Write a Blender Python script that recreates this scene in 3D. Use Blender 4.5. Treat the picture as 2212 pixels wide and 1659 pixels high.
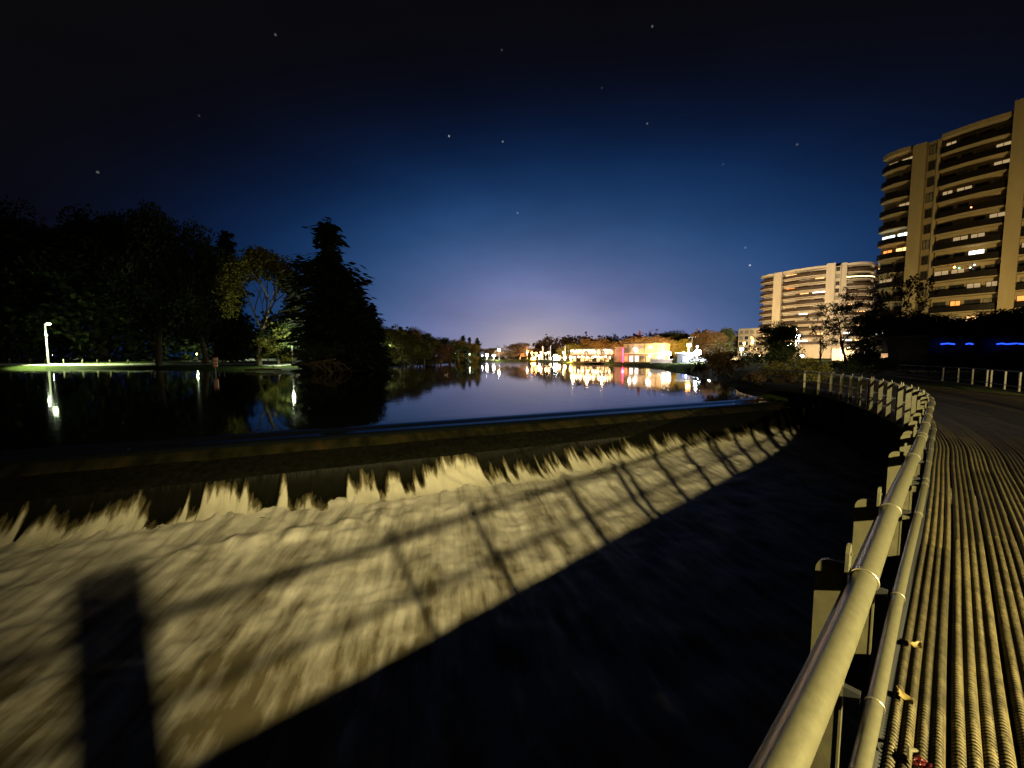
import bpy, math, random
import numpy as np
from mathutils import Vector, Matrix, noise
R = math.radians
random.seed(7)
RNG = np.random.default_rng(11)
for o in list(bpy.data.objects):
    bpy.data.objects.remove(o)
SC = bpy.context.scene
COL = SC.collection

# ------------------------------------------------------------------ camera
F = 833.0
PITCH = math.atan((829.5 - 770) / F)
EYE = 3.0
cam = bpy.data.cameras.new('camera')
cam.sensor_width = 36
cam.lens = 36 * F / 2212
cam.clip_start = 0.05
cam.clip_end = 4000
co = bpy.data.objects.new('camera', cam)
COL.objects.link(co)
co.location = (0, 0, EYE)
co.rotation_euler = (math.pi / 2 - PITCH, 0, 0)
SC.camera = co
SC.render.resolution_x = 1024
SC.render.resolution_y = 768
SC.render.engine = 'CYCLES'
SC.cycles.use_denoising = True
SC.cycles.max_bounces = 5
SC.cycles.diffuse_bounces = 2
SC.cycles.glossy_bounces = 3
SC.cycles.caustics_reflective = False
SC.cycles.caustics_refractive = False
SC.cycles.sample_clamp_indirect = 4
SC.view_settings.view_transform = 'Standard'
SC.view_settings.look = 'None'
SC.view_settings.exposure = 0
SC.view_settings.gamma = 1


def ray(px, py):
    cx = (px - 1106) / F
    cy = (py - 829.5) / F
    return (cx, math.cos(PITCH) - cy * math.sin(PITCH), -math.sin(PITCH) - cy * math.cos(PITCH))


def at(px, py, z):
    d = ray(px, py)
    t = (z - EYE) / d[2]
    return Vector((d[0] * t, d[1] * t, z))


def aty(px, py, Y):
    d = ray(px, py)
    t = Y / d[1]
    return Vector((d[0] * t, Y, EYE + d[2] * t))


# ------------------------------------------------------------------ night sky (town glow over the far shore, stars)
W = bpy.data.worlds.new('World')
SC.world = W
W.use_nodes = True
nt = W.node_tree
nt.nodes.clear()
N = nt.nodes.new
L = nt.links.new


def wmath(op, a, b=None):
    n = N('ShaderNodeMath')
    n.operation = op
    for i, v in enumerate((a, b)):
        if v is None:
            continue
        if isinstance(v, (int, float)):
            n.inputs[i].default_value = v
        else:
            L(v, n.inputs[i])
    return n.outputs[0]


tc = N('ShaderNodeTexCoord')
nrm = N('ShaderNodeVectorMath'); nrm.operation = 'NORMALIZE'
L(tc.outputs['Generated'], nrm.inputs[0])
sep = N('ShaderNodeSeparateXYZ')
L(nrm.outputs[0], sep.inputs[0])
elev = wmath('ARCSINE', sep.outputs[2])
azim = wmath('ARCTAN2', sep.outputs[0], sep.outputs[1])
azim = wmath('SUBTRACT', azim, R(3.5))
azk = wmath('SUBTRACT', wmath('MULTIPLY', azim, 0.56), wmath('MULTIPLY', wmath('ABSOLUTE', azim), 0.05))
a2 = wmath('POWER', wmath('ABSOLUTE', azk), 2.0)
e2 = wmath('POWER', wmath('ABSOLUTE', elev), 2.0)
mdeg = wmath('MULTIPLY', wmath('SQRT', wmath('ADD', a2, e2)), 180 / math.pi / 60.0)
ramp = N('ShaderNodeValToRGB')
ramp.color_ramp.interpolation = 'LINEAR'
STOPS = [(0, (.56, .45, .43)), (2, (.48, .40, .44)), (5, (.31, .295, .42)), (8, (.195, .21, .39)), (11.5, (.118, .148, .315)),
         (16, (.048, .096, .230)), (21, (.0150, .050, .148)), (26, (.0042, .0200, .071)), (31, (.0025, .0060, .0235)), (36, (.0026, .0028, .0060)),
         (41, (.0027, .0027, .0036)), (60, (.0027, .0027, .0029))]
_sp = np.array([p for p, _ in STOPS]); _sc = np.log(np.array([c for _, c in STOPS]))
els = ramp.color_ramp.elements
for i_, d_ in enumerate(np.concatenate([np.linspace(0, 45, 30), [60]])):
    # smooth log interpolation between the measured stops
    w_ = np.exp(-.5 * ((np.linspace(-4, 4, 33)) / 1.6) ** 2); w_ /= w_.sum()
    c_ = [float(np.exp(sum(w * np.interp(abs(d_ + o), _sp, _sc[:, k]) for w, o in zip(w_, np.linspace(-4, 4, 33))))) for k in range(3)]
    e_ = els[0] if i_ == 0 else els.new(d_ / 60) if d_ < 60 else els[-1]
    if i_ == 0:
        e_.position = 0
    e_.color = (*c_, 1)
L(mdeg, ramp.inputs[0])
stars = None
for sx, sy, b in [(595, 75, .25), (1409, 57, .3), (1084, 108, .12), (211, 372, .3), (970, 294, .9), (1086, 306, .6), (1398, 267, .3),
                  (1722, 312, .22), (1118, 460, .5), (1562, 355, .1), (1620, 573, 1.4), (1610, 535, .35), (430, 250, .08), (1300, 190, .08)]:
    d_ = Vector(ray(sx, sy)).normalized()
    dp = N('ShaderNodeVectorMath'); dp.operation = 'DOT_PRODUCT'
    L(nrm.outputs[0], dp.inputs[0]); dp.inputs[1].default_value = d_
    mr = N('ShaderNodeMapRange')
    mr.inputs[1].default_value = math.cos(.0024); mr.inputs[2].default_value = math.cos(.0008)
    mr.inputs[3].default_value = 0; mr.inputs[4].default_value = b * .32
    L(dp.outputs['Value'], mr.inputs[0])
    stars = mr.outputs[0] if stars is None else wmath('ADD', stars, mr.outputs[0])
hzn = N('ShaderNodeTexNoise'); hzn.inputs['Scale'].default_value = 3.2; hzn.inputs['Detail'].default_value = 4
hmp = N('ShaderNodeMapping'); hmp.inputs['Scale'].default_value = (1, 1, 2.6)
L(nrm.outputs[0], hmp.inputs[0]); L(hmp.outputs[0], hzn.inputs[0])
hmr = N('ShaderNodeMapRange'); hmr.inputs[1].default_value = .25; hmr.inputs[2].default_value = .75; hmr.inputs[3].default_value = .86; hmr.inputs[4].default_value = 1.16
L(hzn.outputs[0], hmr.inputs[0])
hzm = N('ShaderNodeMixRGB'); hzm.blend_type = 'MULTIPLY'; hzm.inputs[0].default_value = 1
L(ramp.outputs[0], hzm.inputs[1]); L(hmr.outputs[0], hzm.inputs[2])
mix = N('ShaderNodeMixRGB'); mix.blend_type = 'ADD'; mix.inputs[0].default_value = 1
L(hzm.outputs[0], mix.inputs[1])
L(stars, mix.inputs[2])
bg = N('ShaderNodeBackground')
bg.inputs[1].default_value = 1.0
L(mix.outputs[0], bg.inputs[0])
wo = N('ShaderNodeOutputWorld')
L(bg.outputs[0], wo.inputs[0])


# ------------------------------------------------------------------ helpers
def tag(o, label=None, cat=None, group=None, kind=None):
    for k, v in (('label', label), ('category', cat), ('group', group), ('kind', kind)):
        if v:
            o[k] = v
    return o


def empty(name, loc, label, cat, group=None, rz=0):
    o = bpy.data.objects.new(name, None)
    o.empty_display_size = .2
    COL.objects.link(o)
    o.location = loc
    o.rotation_euler = (0, 0, rz)
    return tag(o, label, cat, group)


def link(name, me, mat, parent=None):
    o = bpy.data.objects.new(name, me)
    COL.objects.link(o)
    if mat is not None and not me.materials:
        for m in (mat if isinstance(mat, (list, tuple)) else [mat]):
            me.materials.append(m)
    if parent is not None:
        o.parent = parent
    return o


def copy_tree(o, parent=None):
    c = o.copy()
    COL.objects.link(c)
    c.parent = parent
    for ch in o.children:
        copy_tree(ch, c)
    return c


def np_mesh(name, V, Fq, smooth=False):
    V = np.asarray(V, dtype=np.float32)
    Fq = np.asarray(Fq, dtype=np.int32)
    me = bpy.data.meshes.new(name)
    k = Fq.shape[1]
    me.vertices.add(len(V)); me.vertices.foreach_set('co', V.ravel())
    me.loops.add(Fq.size); me.loops.foreach_set('vertex_index', Fq.ravel())
    me.polygons.add(len(Fq)); me.polygons.foreach_set('loop_start', np.arange(0, Fq.size, k, dtype=np.int32))
    me.update(calc_edges=True)
    me.validate()
    if smooth:
        me.polygons.foreach_set('use_smooth', [True] * len(me.polygons))
    return me


def grid_mesh(name, P, smooth=True, flip=False, weir_frame=False):
    if weir_frame:
        P = P * np.array([1, -1, 1])
        flip = not flip
    nu, nv = P.shape[:2]
    i = np.arange(nu * nv).reshape(nu, nv)
    q = np.stack([i[:-1, :-1], i[1:, :-1], i[1:, 1:], i[:-1, 1:]], -1).reshape(-1, 4)
    if flip:
        q = q[:, ::-1]
    return np_mesh(name, P.reshape(-1, 3), q, smooth)


class MB:
    """collects boxes, tubes, prisms; builds ONE mesh object"""

    def __init__(s):
        s.v = []; s.f = []; s.m = []

    def add(s, vs, fs, mi=0):
        b = len(s.v)
        s.v += [tuple(v) for v in vs]
        s.f += [tuple(b + i for i in f) for f in fs]
        s.m += [mi] * len(fs)
        return s

    def box(s, c, d, rz=0, mi=0, rot=None):
        M = rot if rot is not None else Matrix.Rotation(rz, 3, 'Z')
        c = Vector(c)
        vs = [c + M @ Vector((x * d[0] / 2, y * d[1] / 2, z * d[2] / 2)) for x in (-1, 1) for y in (-1, 1) for z in (-1, 1)]
        return s.add(vs, [(0, 1, 3, 2), (4, 6, 7, 5), (0, 4, 5, 1), (2, 3, 7, 6), (0, 2, 6, 4), (1, 5, 7, 3)], mi)

    def prism(s, poly, z0, z1, mi=0):
        n = len(poly)
        vs = [(p[0], p[1], z0) for p in poly] + [(p[0], p[1], z1) for p in poly]
        fs = [tuple(range(n - 1, -1, -1)), tuple(range(n, 2 * n))] + [(i, (i + 1) % n, n + (i + 1) % n, n + i) for i in range(n)]
        return s.add(vs, fs, mi)

    def tube(s, pts, r, n=8, mi=0, cap=True):
        pts = [Vector(p) for p in pts]
        rs = r if isinstance(r, (list, tuple)) else [r] * len(pts)
        b = len(s.v)
        prev = None
        for i, p in enumerate(pts):
            t = (pts[min(i + 1, len(pts) - 1)] - pts[max(i - 1, 0)]).normalized()
            u = t.orthogonal().normalized() if prev is None else (prev - t * prev.dot(t)).normalized()
            prev = u
            w = t.cross(u)
            for k in range(n):
                a = 2 * math.pi * k / n
                s.v.append(tuple(p + (u * math.cos(a) + w * math.sin(a)) * rs[i]))
        for i in range(len(pts) - 1):
            for k in range(n):
                s.f.append((b + i * n + k, b + i * n + (k + 1) % n, b + (i + 1) * n + (k + 1) % n, b + (i + 1) * n + k)); s.m.append(mi)
        if cap:
            s.f.append(tuple(b + k for k in range(n - 1, -1, -1))); s.m.append(mi)
            e = b + (len(pts) - 1) * n
            s.f.append(tuple(e + k for k in range(n))); s.m.append(mi)
        return s

    def ball(s, c, r, nu=10, nv=6, mi=0):
        r = r if isinstance(r, (list, tuple)) else (r, r, r)
        b = len(s.v)
        s.v.append((c[0], c[1], c[2] + r[2]))
        for j in range(1, nv):
            th = math.pi * j / nv
            for i in range(nu):
                ph = 2 * math.pi * i / nu
                s.v.append((c[0] + r[0] * math.sin(th) * math.cos(ph), c[1] + r[1] * math.sin(th) * math.sin(ph), c[2] + r[2] * math.cos(th)))
        s.v.append((c[0], c[1], c[2] - r[2]))
        e = len(s.v) - 1
        for i in range(nu):
            s.f.append((b, b + 1 + i, b + 1 + (i + 1) % nu)); s.m.append(mi)
            for j in range(nv - 2):
                p = b + 1 + j * nu
                s.f.append((p + i, p + nu + i, p + nu + (i + 1) % nu, p + (i + 1) % nu)); s.m.append(mi)
            p = b + 1 + (nv - 2) * nu
            s.f.append((p + i, e, p + (i + 1) % nu)); s.m.append(mi)
        return s

    def build(s, name, mat, parent=None, smooth=False):
        me = bpy.data.meshes.new(name)
        off = Vector((0, 0, 0))
        me.from_pydata(s.v, [], s.f)
        for m in (mat if isinstance(mat, (list, tuple)) else [mat]):
            me.materials.append(m)
        me.polygons.foreach_set('material_index', s.m)
        if smooth:
            me.polygons.foreach_set('use_smooth', [True] * len(me.polygons))
            try:
                me.set_sharp_from_angle(angle=R(40))
            except Exception:
                pass
        me.update()
        return link(name, me, None, parent)


def node_mat(name):
    m = bpy.data.materials.new(name)
    m.use_nodes = True
    t = m.node_tree
    return m, t, t.nodes['Principled BSDF']


def mat(name, col, rough=.8, metal=0, var=.35, scale=3.0, bump=0, spec=.5, coords='Object', stretch=None, col2=None):
    m, t, b = node_mat(name)
    b.inputs['Roughness'].default_value = rough
    b.inputs['Metallic'].default_value = metal
    b.inputs['Specular IOR Level'].default_value = spec
    tcn = t.nodes.new('ShaderNodeTexCoord')
    src = tcn.outputs[coords]
    if stretch:
        mp = t.nodes.new('ShaderNodeMapping')
        mp.inputs['Scale'].default_value = stretch
        t.links.new(src, mp.inputs[0]); src = mp.outputs[0]
    nz = t.nodes.new('ShaderNodeTexNoise')
    nz.inputs['Scale'].default_value = scale
    nz.inputs['Detail'].default_value = 6
    nz.inputs['Roughness'].default_value = .62
    t.links.new(src, nz.inputs[0])
    rp = t.nodes.new('ShaderNodeValToRGB')
    c2 = col2 or tuple(min(1, c * (1 + var)) for c in col)
    c1 = tuple(c * (1 - var) for c in col)
    rp.color_ramp.elements[0].position = .3; rp.color_ramp.elements[0].color = (*c1, 1)
    rp.color_ramp.elements[1].position = .7; rp.color_ramp.elements[1].color = (*c2, 1)
    t.links.new(nz.outputs[0], rp.inputs[0])
    t.links.new(rp.outputs[0], b.inputs['Base Color'])
    if bump:
        bn = t.nodes.new('ShaderNodeBump')
        bn.inputs['Strength'].default_value = bump
        bn.inputs['Distance'].default_value = .05
        t.links.new(nz.outputs[0], bn.inputs['Height'])
        t.links.new(bn.outputs[0], b.inputs['Normal'])
    return m


def emit(name, col, strength):
    m, t, b = node_mat(name)
    b.inputs['Base Color'].default_value = (.1, .1, .1, 1)
    b.inputs['Emission Color'].default_value = (*col, 1)
    b.inputs['Emission Strength'].default_value = strength
    return m


def spot(name, loc, target, power, col, size, blend, radius=.1, parent=None):
    l = bpy.data.lights.new(name, 'SPOT')
    l.energy = power; l.color = col; l.spot_size = R(size); l.spot_blend = blend; l.shadow_soft_size = radius
    o = bpy.data.objects.new(name, l)
    COL.objects.link(o)
    d = Vector(target) - Vector(loc)
    o.rotation_euler = d.to_track_quat('-Z', 'Y').to_euler()
    if parent is not None:
        o.parent = parent
        o.location = Vector(loc) - parent.location
    else:
        o.location = loc
    return o


M = {}
M['steel'] = mat('galvanised_steel', (.20, .185, .14), .42, .75, .25, 14, .12, stretch=(1, 1, 1))
M['rail'] = mat('rail_steel', (.15, .14, .085), .40, .65, .12, 30, .06)
M['post'] = mat('post_paint', (.080, .072, .038), .5, .3, .2, 9, .05)
M['pole'] = mat('pole_grey', (.30, .29, .27), .6, .2, .2, 4)
M['pole_dark'] = mat('pole_dark', (.05, .05, .05), .6, .2, .2, 4)
M['wood'] = mat('timber', (.13, .085, .05), .85, 0, .4, 6, .3)
M['bark'] = mat('bark', (.085, .065, .045), .95, 0, .4, 5, .5, stretch=(3, 3, .6))
M['bark_pale'] = mat('bark_pale', (.16, .13, .08), .95, 0, .35, 5, .5, stretch=(3, 3, .6))
M['branch'] = mat('bare_branch', (.17, .12, .075), .9, 0, .4, 4, .3)
M['leaf_dark'] = mat('leaf_dark', (.030, .042, .015), .8, 0, .5, .8, spec=.1)
M['leaf_olive'] = mat('leaf_olive', (.115, .105, .028), .8, 0, .5, .6, spec=.1)
M['leaf_green'] = mat('leaf_green', (.055, .085, .02), .8, 0, .5, .6, spec=.1)
M['leaf_yellow'] = mat('leaf_yellow', (.13, .12, .025), .8, 0, .45, .6, spec=.1)
M['leaf_brown'] = mat('leaf_brown', (.105, .07, .035), .85, 0, .45, .6, spec=.1)
M['leaf_red'] = mat('leaf_red', (.10, .035, .03), .85, 0, .45, .6, spec=.1)  # dark red; on the two conifers this is red light put into the colour
M['needle'] = mat('needles', (.018, .028, .014), .85, 0, .5, 1.2, spec=.1)
M['grass'] = mat('grass', (.025, .052, .010), .95, 0, .45, .5, .4, col2=(.05, .06, .016), spec=.05)
M['path'] = mat('path_concrete', (.38, .37, .32), .9, 0, .2, 1.2)
M['concrete'] = mat('concrete', (.30, .27, .22), .85, 0, .2, .6, .1)
M['stucco'] = mat('tower_stucco', (.36, .295, .16), .85, 0, .14, .45, .05, stretch=(1, 1, .25))
M['stucco2'] = mat('tower_stucco_pale', (.42, .36, .27), .85, 0, .14, .45, .05, stretch=(1, 1, .25))
M['balus'] = mat('dark_balustrade', (.010, .008, .006), .5, 0, .3, 2, spec=.15)
M['balus2'] = mat('brown_balustrade', (.05, .032, .022), .5, 0, .3, 2, spec=.15)
M['glass'] = mat('window_glass', (.035, .035, .032), .12, 0, .6, .35)
M['blind'] = mat('window_blind', (.22, .20, .15), .5, 0, .3, .8)
M['frame'] = mat('window_frame', (.05, .045, .04), .5, 0, .2, 3)
M['roof'] = mat('roofing', (.03, .028, .028), .8, 0, .3, 1)
M['black'] = mat('black_plastic', (.015, .015, .015), .5, 0, .2, 3)
M['white'] = mat('white_paint', (.75, .74, .70), .6, 0, .06, 3)
M['pinkwall'] = mat('pink_render', (.34, .20, .17), .8, 0, .12, .8)
M['creamwall'] = mat('cream_render', (.36, .27, .20), .8, 0, .12, .8)
M['brownwall'] = mat('brown_boards', (.20, .12, .07), .8, 0, .25, .8)
M['rubber'] = mat('rubber', (.02, .02, .02), .8, 0, .2, 4)
M['rock'] = mat('wet_rock', (.12, .085, .055), .55, 0, .5, 3, .6)
EM = {}
for n_, c_, s_ in [('warm', (1, .62, .25), 60), ('orange', (1, .36, .05), 70), ('white', (1, .93, .82), 80), ('cool', (.85, .92, 1), 120),
                   ('green', (.80, 1, .62), 45), ('bulb', (1, .72, .36), 26), ('red', (1, .02, .08), 16), ('blue', (.02, .08, 1), 2.2),
                   ('blue_panel', (.03, .09, .9), 1.6), ('win_white', (1, .95, .82), 3.2), ('win_warm', (1, .55, .2), 2.4), ('win_orange', (1, .30, .06), 1.8),
                   ('strip', (1, .80, .30), 9), ('sign', (.75, .85, .6), .9), ('win_cool', (.85, 1, .92), 3.0), ('win_dim', (1, .70, .34), .42), ('wall', (1, .9, .75), 10), ('cluster', (1, .82, .45), 22),
                   ('tail', (1, .30, .12), 6), ('green_dot', (.1, 1, .35), 5)]:
    EM[n_] = emit('glow_' + n_, c_, s_)

# ------------------------------------------------------------------ bridge path
_d = Vector((.7541, .6567))
_n = Vector((-_d.y, _d.x))
pp = [Vector((.61, .80)) - _d * 13 + _n * 3.6, Vector((.61, .80)) - _d * 9 + _n * 1.8, Vector((.61, .80)) - _d * 5 + _n * .62, Vector((.61, .80)) - _d * 2.2 + _n * .12, Vector((.61, .80)), Vector((2.43, 2.385)), Vector((4.40, 4.10)), Vector((6.78, 6.22)),
      Vector((8.95, 8.20)), Vector((11.33, 10.85)), Vector((13.6, 14.2)), Vector((15.45, 17.6)), Vector((16.6, 20.3)), Vector((17.1, 23.0)), Vector((17.0, 26.5))]


def catmull(P, n=24):
    out = []
    Q = [P[0] * 2 - P[1]] + P + [P[-1] * 2 - P[-2]]
    for i in range(1, len(Q) - 2):
        for k in range(n):
            t = k / n
            a, b, c, d = Q[i - 1], Q[i], Q[i + 1], Q[i + 2]
            out.append(.5 * ((2 * b) + (c - a) * t + (2 * a - 5 * b + 4 * c - d) * t * t + (3 * b - a - 3 * c + d) * t ** 3))
    out.append(P[-1])
    return out


_c = catmull(pp)
_C = np.array([(p.x, p.y) for p in _c])
_S = np.concatenate([[0], np.cumsum(np.linalg.norm(np.diff(_C, axis=0), axis=1))])
S0 = float(_S[np.argmin(np.hypot(_C[:, 0] - .61, _C[:, 1] - .80))])          # arc length at the camera-side reference point (0.61, 0.80)
SMAX = _S[-1]


def pth(s, o=0.0):
    """point on the walkway: s metres along, o metres to the river side of the rail (negative: over the deck)"""
    s = np.asarray(s, dtype=float)
    x = np.interp(s, _S, _C[:, 0]); y = np.interp(s, _S, _C[:, 1])
    h = .15
    tx = np.interp(s + h, _S, _C[:, 0]) - np.interp(s - h, _S, _C[:, 0])
    ty = np.interp(s + h, _S, _C[:, 1]) - np.interp(s - h, _S, _C[:, 1])
    l = np.hypot(tx, ty); tx /= l; ty /= l
    return x - ty * o, y + tx * o, np.arctan2(ty, tx)


ZD = 1.23
ZR = 2.10

# ------------------------------------------------------------------ terrain
DAM = Vector((0, 18.4)); DU = Vector((.912, .41)).normalized(); DN = Vector((DU.y, -DU.x))     # along the weir, downstream


def dl(x, y, z=0):      # weir frame (along, downstream, up) -> world
    p = DAM + DU * x + DN * y
    return Vector((p.x, p.y, z))


POOL = [(17.6, 27.2), (20.0, 33), (22.5, 42), (32, 60), (42, 80), (45, 96), (41, 113), (37, 130), (34, 148), (23, 190), (12, 228), (0, 246), (-12, 222),
        (-25, 193), (-34, 139), (-40, 119), (-34, 88), (-30, 78), (-36, 70), (-43, 71), (-52, 78), (-62, 82), (-90, 92), (-112, 93), (-140, 88),
        (-220, 60), (-220, -40), (-60, -8.6), (-11.3, 13.3)]
RIVER = [(18.2, 27.4), (-11.3, 13.5), (-60, -8.4), (-220, -60), (-150, -140), (80, -140), (34, -20), (21, 6), (17.5, 13.5), (16.6, 18), (18.4, 22.5)]


def sdist(P, poly):
    """signed distance (positive outside) for an array of points"""
    P = np.asarray(P)
    d = np.full(len(P), 1e9); ins = np.zeros(len(P), bool)
    n = len(poly)
    for i in range(n):
        a = np.array(poly[i]); b = np.array(poly[(i + 1) % n])
        e = b - a
        w = P - a
        t = np.clip((w @ e) / (e @ e), 0, 1)
        d = np.minimum(d, np.linalg.norm(w - t[:, None] * e, axis=1))
        c = ((a[1] > P[:, 1]) != (b[1] > P[:, 1]))
        with np.errstate(divide='ignore', invalid='ignore'):
            xx = (b[0] - a[0]) * (P[:, 1] - a[1]) / (b[1] - a[1]) + a[0]
        ins ^= c & (P[:, 0] < xx)
    return np.where(ins, -d, d)


def ground_z(P):
    P = np.asarray(P, dtype=float)
    d1 = sdist(P, POOL); d2 = sdist(P, RIVER)
    d = np.minimum(d1, d2)
    r = np.hypot(P[:, 0], P[:, 1])
    z = np.where(d2 < d1, -2.6 + np.clip(d2 / 2.6, 0, 1) ** .8 * 3.6, -.15 + np.clip(d1 / 3.0, 0, 1) * 1.15)
    z = z + np.clip((d - 10) / 60, 0, 1) * .9 + np.clip((r - 300) / 500, 0, 1) * 12
    z = np.where(d <= 0, np.where(d2 <= 0, -4.2, -1.6) - .0 * d, z)
    lb = (P[:, 0] < -20) & (P[:, 1] > 55) & (d1 > 0) & (d1 <= d2)
    z = np.where(lb, -.12 + np.clip(d1 / 2.5, 0, 1) * .30 + np.clip(d1 / 20, 0, 1) * 1.25, z)
    # smooth plunge near the water edge
    z = np.where((d > 0) & (d < .5), z - (.5 - d) * .5, z)
    return z


def gz(x, y):
    return float(ground_z(np.array([[x, y]]))[0])


ang = np.linspace(-math.pi, math.pi, 421)
rad = np.concatenate([np.linspace(.3, 30, 70), 30 * (3000 / 30) ** np.linspace(.02, 1, 110)])
A_, R_ = np.meshgrid(ang, rad, indexing='ij')
X_ = R_ * np.sin(A_); Y_ = R_ * np.cos(A_)
Z_ = ground_z(np.stack([X_.ravel(), Y_.ravel()], 1)).reshape(X_.shape)
nzv = np.array([noise.noise(Vector((x * .35, y * .35, 0))) * .14 + noise.noise(Vector((x * 1.3, y * 1.3, 3))) * .05 for x, y in zip(X_.ravel(), Y_.ravel())]).reshape(X_.shape)
Z_ = Z_ + np.where(Z_ > -.5, nzv * .6, nzv)
tag(link('ground', grid_mesh('ground', np.stack([X_, Y_, Z_], -1), True, True), M['grass']), kind='structure')

# ------------------------------------------------------------------ water


def water_mat(name, col, rough, s1, b1, stretch=(1, 1, 1)):
    m, t, b = node_mat(name)
    b.inputs['Base Color'].default_value = (*col, 1)
    b.inputs['Roughness'].default_value = rough
    b.inputs['IOR'].default_value = 1.5
    tcn = t.nodes.new('ShaderNodeTexCoord')
    mp = t.nodes.new('ShaderNodeMapping'); mp.inputs['Scale'].default_value = stretch
    t.links.new(tcn.outputs['Object'], mp.inputs[0])
    nz = t.nodes.new('ShaderNodeTexNoise'); nz.inputs['Scale'].default_value = s1; nz.inputs['Detail'].default_value = 3
    t.links.new(mp.outputs[0], nz.inputs[0])
    bn = t.nodes.new('ShaderNodeBump'); bn.inputs['Strength'].default_value = b1; bn.inputs['Distance'].default_value = .05
    t.links.new(nz.outputs[0], bn.inputs['Height'])
    t.links.new(bn.outputs[0], b.inputs['Normal'])
    return m


M['pool'] = water_mat('still_water', (.006, .008, .010), .045, .9, .10)
M['river'] = water_mat('dark_river', (.012, .014, .008), .12, 1.6, .6, (1, .35, 1))

# the upper pool and the film of water that draws down over the crest, one continuous sheet in the weir's frame
prof = [(-420, 0), (-120, 0), (-40, 0), (-12, 0), (-5, 0), (-2.2, 0), (-1.2, -.002), (-.9, -.010), (-.68, -.045), (-.50, -.085), (-.38, -.10), (-.1, -.112), (.12, -.135), (.22, -.17), (.27, -.24)]
xs = np.linspace(-240, 240, 3).tolist()
xs = sorted(set([-420, -240, -120, -60] + np.linspace(-30, 21.0, 120).round(3).tolist()))
P = np.zeros((len(xs), len(prof), 3))
for i, x in enumerate(xs):
    for j, (y, z) in enumerate(prof):
        P[i, j] = (x, y, z)
wrot = math.atan2(DU.y, DU.x)
me = grid_mesh('pond_water', P, True, True, True)
# widen the far sheet to the right so it fills the whole pond behind the crest
vv = np.zeros(len(me.vertices) * 3, np.float32); me.vertices.foreach_get('co', vv); vv = vv.reshape(-1, 3)
k = (vv[:, 0] > 0) & (vv[:, 1] > 3)
vv[k, 0] *= np.interp(vv[k, 1], [3, 12, 420], [1.0, 1.5, 16])
me.vertices.foreach_set('co', vv.ravel()); me.update()
pond = tag(link('pond_water', me, M['pool']), kind='structure')
pond.location = (DAM.x, DAM.y, 0); pond.rotation_euler = (0, 0, wrot)

rv = MB().add([(-260, -160, -2.55), (90, -160, -2.55), (90, 60, -2.55), (-260, 60, -2.55)], [(0, 1, 2, 3)]).build('river_water', M['river'])
# keep the lower river on the downstream side of the weir only
me = bpy.data.meshes.new('river_water')
q = [dl(-260, 1.6, -2.75), dl(-260, 170, -2.75), dl(120, 170, -2.75), dl(120, 1.6, -2.75)]
me.from_pydata([tuple(v) for v in q], [], [(0, 1, 2, 3)])
me.materials.append(M['river'])
rv.data = me
tag(rv, kind='structure')

# weir: stepped and rounded concrete face, wet and mossy
m, t, b = node_mat('wet_moss')
M['wetface'] = m
tcn = t.nodes.new('ShaderNodeTexCoord')
mp = t.nodes.new('ShaderNodeMapping'); mp.inputs['Scale'].default_value = (.7, .25, .25)
t.links.new(tcn.outputs['Object'], mp.inputs[0])
nz = t.nodes.new('ShaderNodeTexNoise'); nz.inputs['Scale'].default_value = 3; nz.inputs['Detail'].default_value = 8
t.links.new(mp.outputs[0], nz.inputs[0])
rp = t.nodes.new('ShaderNodeValToRGB')
rp.color_ramp.elements[0].position = .34; rp.color_ramp.elements[0].color = (.010, .009, .004, 1)
rp.color_ramp.elements[1].position = .72; rp.color_ramp.elements[1].color = (.050, .030, .012, 1)
e_ = rp.color_ramp.elements.new(.55); e_.color = (.026, .024, .008, 1)
t.links.new(nz.outputs[0], rp.inputs[0]); t.links.new(rp.outputs[0], b.inputs['Base Color'])
b.inputs['Roughness'].default_value = .45
b.inputs['Specular IOR Level'].default_value = .25
bn = t.nodes.new('ShaderNodeBump'); bn.inputs['Strength'].default_value = .5; bn.inputs['Distance'].default_value = .06
t.links.new(nz.outputs[0], bn.inputs['Height']); t.links.new(bn.outputs[0], b.inputs['Normal'])

wprof = [(-1.6, -3.2), (-1.6, -.35), (-.5, -.20), (.2, -.255), (.34, -.30), (.8, -.50), (1.3, -.74), (1.75, -.98), (1.84, -1.10), (1.86, -3.2)]
xs = np.linspace(-60, 20.2, 300)
P = np.zeros((len(xs), len(wprof), 3))
for i, x in enumerate(xs):
    for j, (y, z) in enumerate(wprof):
        k = noise.noise(Vector((x * .8, y * .8, 1))) * .035 + noise.noise(Vector((x * 3, y * 2, 5))) * .015
        P[i, j] = (x, y + (k if 3 < j else 0), z + (k if j > 3 else 0))
weir = empty('weir', (DAM.x, DAM.y, 0), 'long low concrete weir with a dark mossy wet face holding back the pond', 'weir', rz=wrot)
fo = link('face', grid_mesh('weir_face', P, True, True, True), M['wetface'], weir)
M['face_low'] = mat('weir_face_low', (.007, .007, .004), .5, 0, .5, 5, .3, spec=.08)  # darker tone for the lower part of the face
fo.data.materials.append(M['face_low'])
mi = np.zeros(len(fo.data.polygons), np.int32).reshape(-1, len(wprof) - 1); mi[:, 5:] = 1
fo.data.polygons.foreach_set('material_index', mi.ravel())

# ---- white water


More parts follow.
